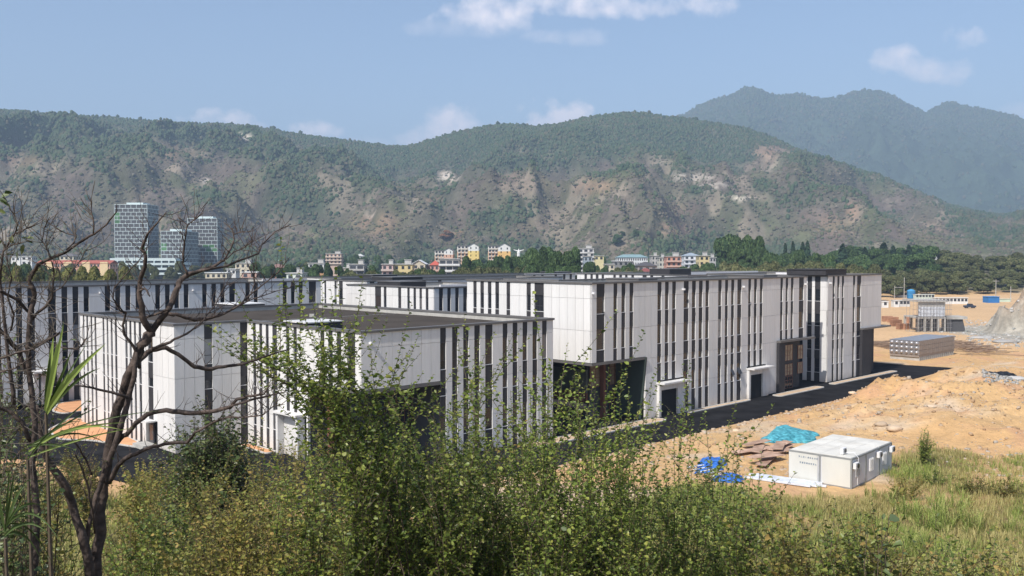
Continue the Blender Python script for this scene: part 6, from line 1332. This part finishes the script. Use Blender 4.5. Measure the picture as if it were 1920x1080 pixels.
for j, (nm, pts, ya, yb_) in enumerate([
    ('trunk', [(60, 1580, 22), (62, 1080, 18), (70, 960, 17), (60, 870, 15), (66, 790, 14), (56, 710, 13), (52, 650, 13), (56, 593, 12), (65, 552, 12), (55, 527, 11), (64, 508, 10), (72, 496, 9), (92, 486, 8), (122, 474, 7), (147, 456, 6), (178, 438, 5), (200, 421, 4), (219, 396, 3), (219, 382, 2)], 6.2, 6.0),
    ('branch', [(175, 438, 4), (176, 421, 4), (171, 396, 3), (172, 374, 2.4)], 6, 6), ('branch', [(125, 468, 3.6), (139, 454, 3.2), (144, 442, 3), (125, 438, 2.6), (101, 427, 2)], 6, 6), ('branch', [(96, 484, 3.6), (86, 463, 3.2), (79, 452, 3), (83, 427, 2.6), (93, 407, 2)], 6, 6),
    ('branch', [(58, 600, 9), (65, 592, 8), (86, 574, 7), (97, 560, 6), (99, 540, 5), (101, 510, 4), (97, 490, 3)], 6.2, 6), ('branch', [(100, 548, 3), (117, 538, 2.6), (133, 513, 2.2), (155, 482, 2), (162, 465, 1.4)], 6, 6), ('branch', [(0, 545, 8), (17, 554, 8), (36, 565, 8), (53, 585, 9)], 6.0, 6.2),
    ('branch', [(26, 760, 10), (18, 690, 9), (8, 600, 8), (0, 530, 7), (3, 496, 6), (6, 471, 5), (28, 438, 4), (33, 421, 3.4), (26, 402, 3), (17, 390, 2)], 6.1, 5.8), ('branch', [(28, 438, 3), (50, 428, 2.4), (75, 418, 1.6)], 5.8, 5.8), ('branch', [(6, 471, 3.5), (14, 465, 3), (28, 457, 2.6), (42, 456, 2)], 5.8, 5.8),
    ('branch', [(50, 700, 12), (36, 660, 12), (16, 635, 10), (0, 618, 9), (-20, 600, 8)], 6.2, 6), ('branch', [(48, 660, 9), (62, 650, 8), (78, 643, 7), (105, 629, 6), (112, 622, 4)], 6.2, 6), ('branch', [(118, 652, 3), (147, 654, 5), (155, 645, 5), (162, 634, 4)], 6, 6), ('branch', [(85, 640, 4), (118, 652, 3.5), (150, 656, 3)], 6.1, 6),
    ('branch', [(60, 830, 12), (40, 790, 11), (14, 770, 9), (-20, 760, 8)], 6.2, 6), ('branch', [(0, 672, 6), (30, 662, 5), (60, 655, 5), (90, 640, 4)], 6, 6), ('branch', [(-10, 700, 5), (30, 690, 4), (60, 668, 3)], 6, 6), ('branch', [(20, 620, 5), (26, 590, 5), (14, 555, 4), (22, 520, 3), (10, 480, 2)], 6.2, 6)]):
    limb(T2, pts, ya, yb_, nm, nm == 'branch', r3, tw2)
for i in range(130):
    x, y = r3.uniform(-10, 90), r3.uniform(520, 900); p = at_y(x, y, 6.1 + r3.uniform(-.3, .4)); d = Vector((r3.uniform(-1, 1), r3.uniform(-.3, .3), r3.uniform(-.6, .8))).normalized(); q = [p]
    for s_ in range(5): d = (d + Vector((r3.uniform(-.35, .35), 0, r3.uniform(-.35, .3)))).normalized(); q.append(q[-1] + d * r3.uniform(.03, .07))
    tw2.tube([v - T2.location for v in q], [.003, .0026, .0022, .0018, .0014, .001], 4, 0, False)
o = tw2.obj('twigs', mat('pale_twig_bark', (.12, .10, .08), .9, .3, 20), T2); o['kind'] = 'stuff'
PP = []; 
for (x, y) in [(2, 368), (5, 380), (-3, 392), (1, 375), (22, 440), (18, 452), (40, 446), (48, 452), (44, 458), (33, 470), (40, 478), (6, 448), (-2, 372), (12, 478), (48, 447), (8, 362)]: PP.append(at_y(x, y, 5.85))
V, q = leaves(np.array([p - T2.location for p in PP]), np.array([(r3.uniform(-.3, 1), 0, r3.uniform(-.5, .2)) for _ in PP]), np.full(len(PP), .055), 3, .6)
o = link('last_leaves', npmesh('last_leaves', V, [q], [M['l_dark']]), T2); o['kind'] = 'stuff'
# ---- reeds with long sword-like leaves
M['reed'] = leafmat('reed_leaves', [(.18, .26, .05), (.26, .34, .08), (.34, .40, .13)], .35, .5, .3); M['reed_d'] = leafmat('dark_reed_leaves', [(.04, .07, .02), (.07, .11, .03), (.10, .14, .05)], .3, .5, .3)
def blade(mb, b, x0, y0, x1, y1, w, Y, sag=0., mi=0, dyy=0):
    n = 9; P = []
    for i in range(n):
        t = i / (n - 1); x = x0 + (x1 - x0) * t; y = y0 + (y1 - y0) * t + sag * 4 * t * (1 - t) * -1; P.append(at_y(x, y, Y + dyy * t) - b.location)
    vs = []
    for i, p in enumerate(P):
        t = i / (n - 1); d = (P[min(i + 1, n - 1)] - P[max(i - 1, 0)]).normalized(); s_ = d.cross(Vector((0.25, 1, 0.1))).normalized(); ww = w / F * Y / 2 * (.5 + .5 * min(1, t * 4)) * (1 - t ** 3) + .0004
        vs += [p + s_ * ww, p + Vector((0, ww * .5, 0)), p - s_ * ww]
    mb.add(vs, [(i * 3 + k_, i * 3 + k_ + 1, i * 3 + k_ + 4, i * 3 + k_ + 3) for i in range(n - 1) for k_ in (0, 1)], mi)
def reed(label, bx, by, Y, bl):
    p = at_y(bx, by, Y); b = thing('reed', label, 'reed', (p.x, Y, _ix(p.x, Y)), 0); pb = at_y(bx, by, Y); m = MB(); m.tube([(0, 0, 0), ((pb - b.location).x * .5 + .02, 0, (pb.z - b.location.z) * .5), pb - b.location], [.016, .014, .009], 6); m.obj('cane', M['stem'], b)
    for (x1, y1, w, sg, mi) in bl: m = MB(); blade(m, b, bx + r3.uniform(-2, 2), by + r3.uniform(-30, 4), x1, y1, w, Y, sg, 0, r3.uniform(-.4, .4)); m.obj('leaf', M['reed_d'] if mi else M['reed'], b)
reed('reed with bright upright sword-like leaves before the shaded factory', 86, 775, 5.2, [(100, 632, 13, 4, 0), (119, 610, 12, 0, 0), (108, 640, 12, 0, 0), (95, 660, 11, 0, 1), (198, 645, 10, 8, 0), (170, 668, 11, 6, 0), (150, 690, 11, 4, 0), (135, 655, 8, 0, 1), (165, 640, 5, 0, 1), (128, 700, 10, 0, 0), (188, 690, 6, 14, 1), (120, 600, 5, 0, 1)])
reed('drooping reed with long thin leaves arching over the left road', 52, 862, 5.0, [(236, 792, 5, 10, 0), (250, 802, 4, 6, 0), (170, 745, 5, 0, 1), (190, 760, 4, 4, 1), (225, 805, 6, 22, 0), (150, 790, 4, 20, 1), (205, 835, 4, 30, 1), (140, 842, 4, 6, 1), (300, 770, 3, 12, 1)])
reed('dark reed clump in the bottom left corner', 10, 1010, 4.6, [(50, 910, 7, 20, 1), (80, 950, 6, 20, 1), (95, 1005, 6, 24, 1), (28, 880, 6, 0, 1), (-10, 890, 7, 0, 1), (60, 975, 6, 10, 1), (100, 1060, 6, 30, 1), (75, 1045, 6, 24, 1), (45, 930, 5, 0, 1), (18, 870, 5, 0, 1), (65, 900, 4, 30, 1), (115, 1020, 5, 40, 1)])
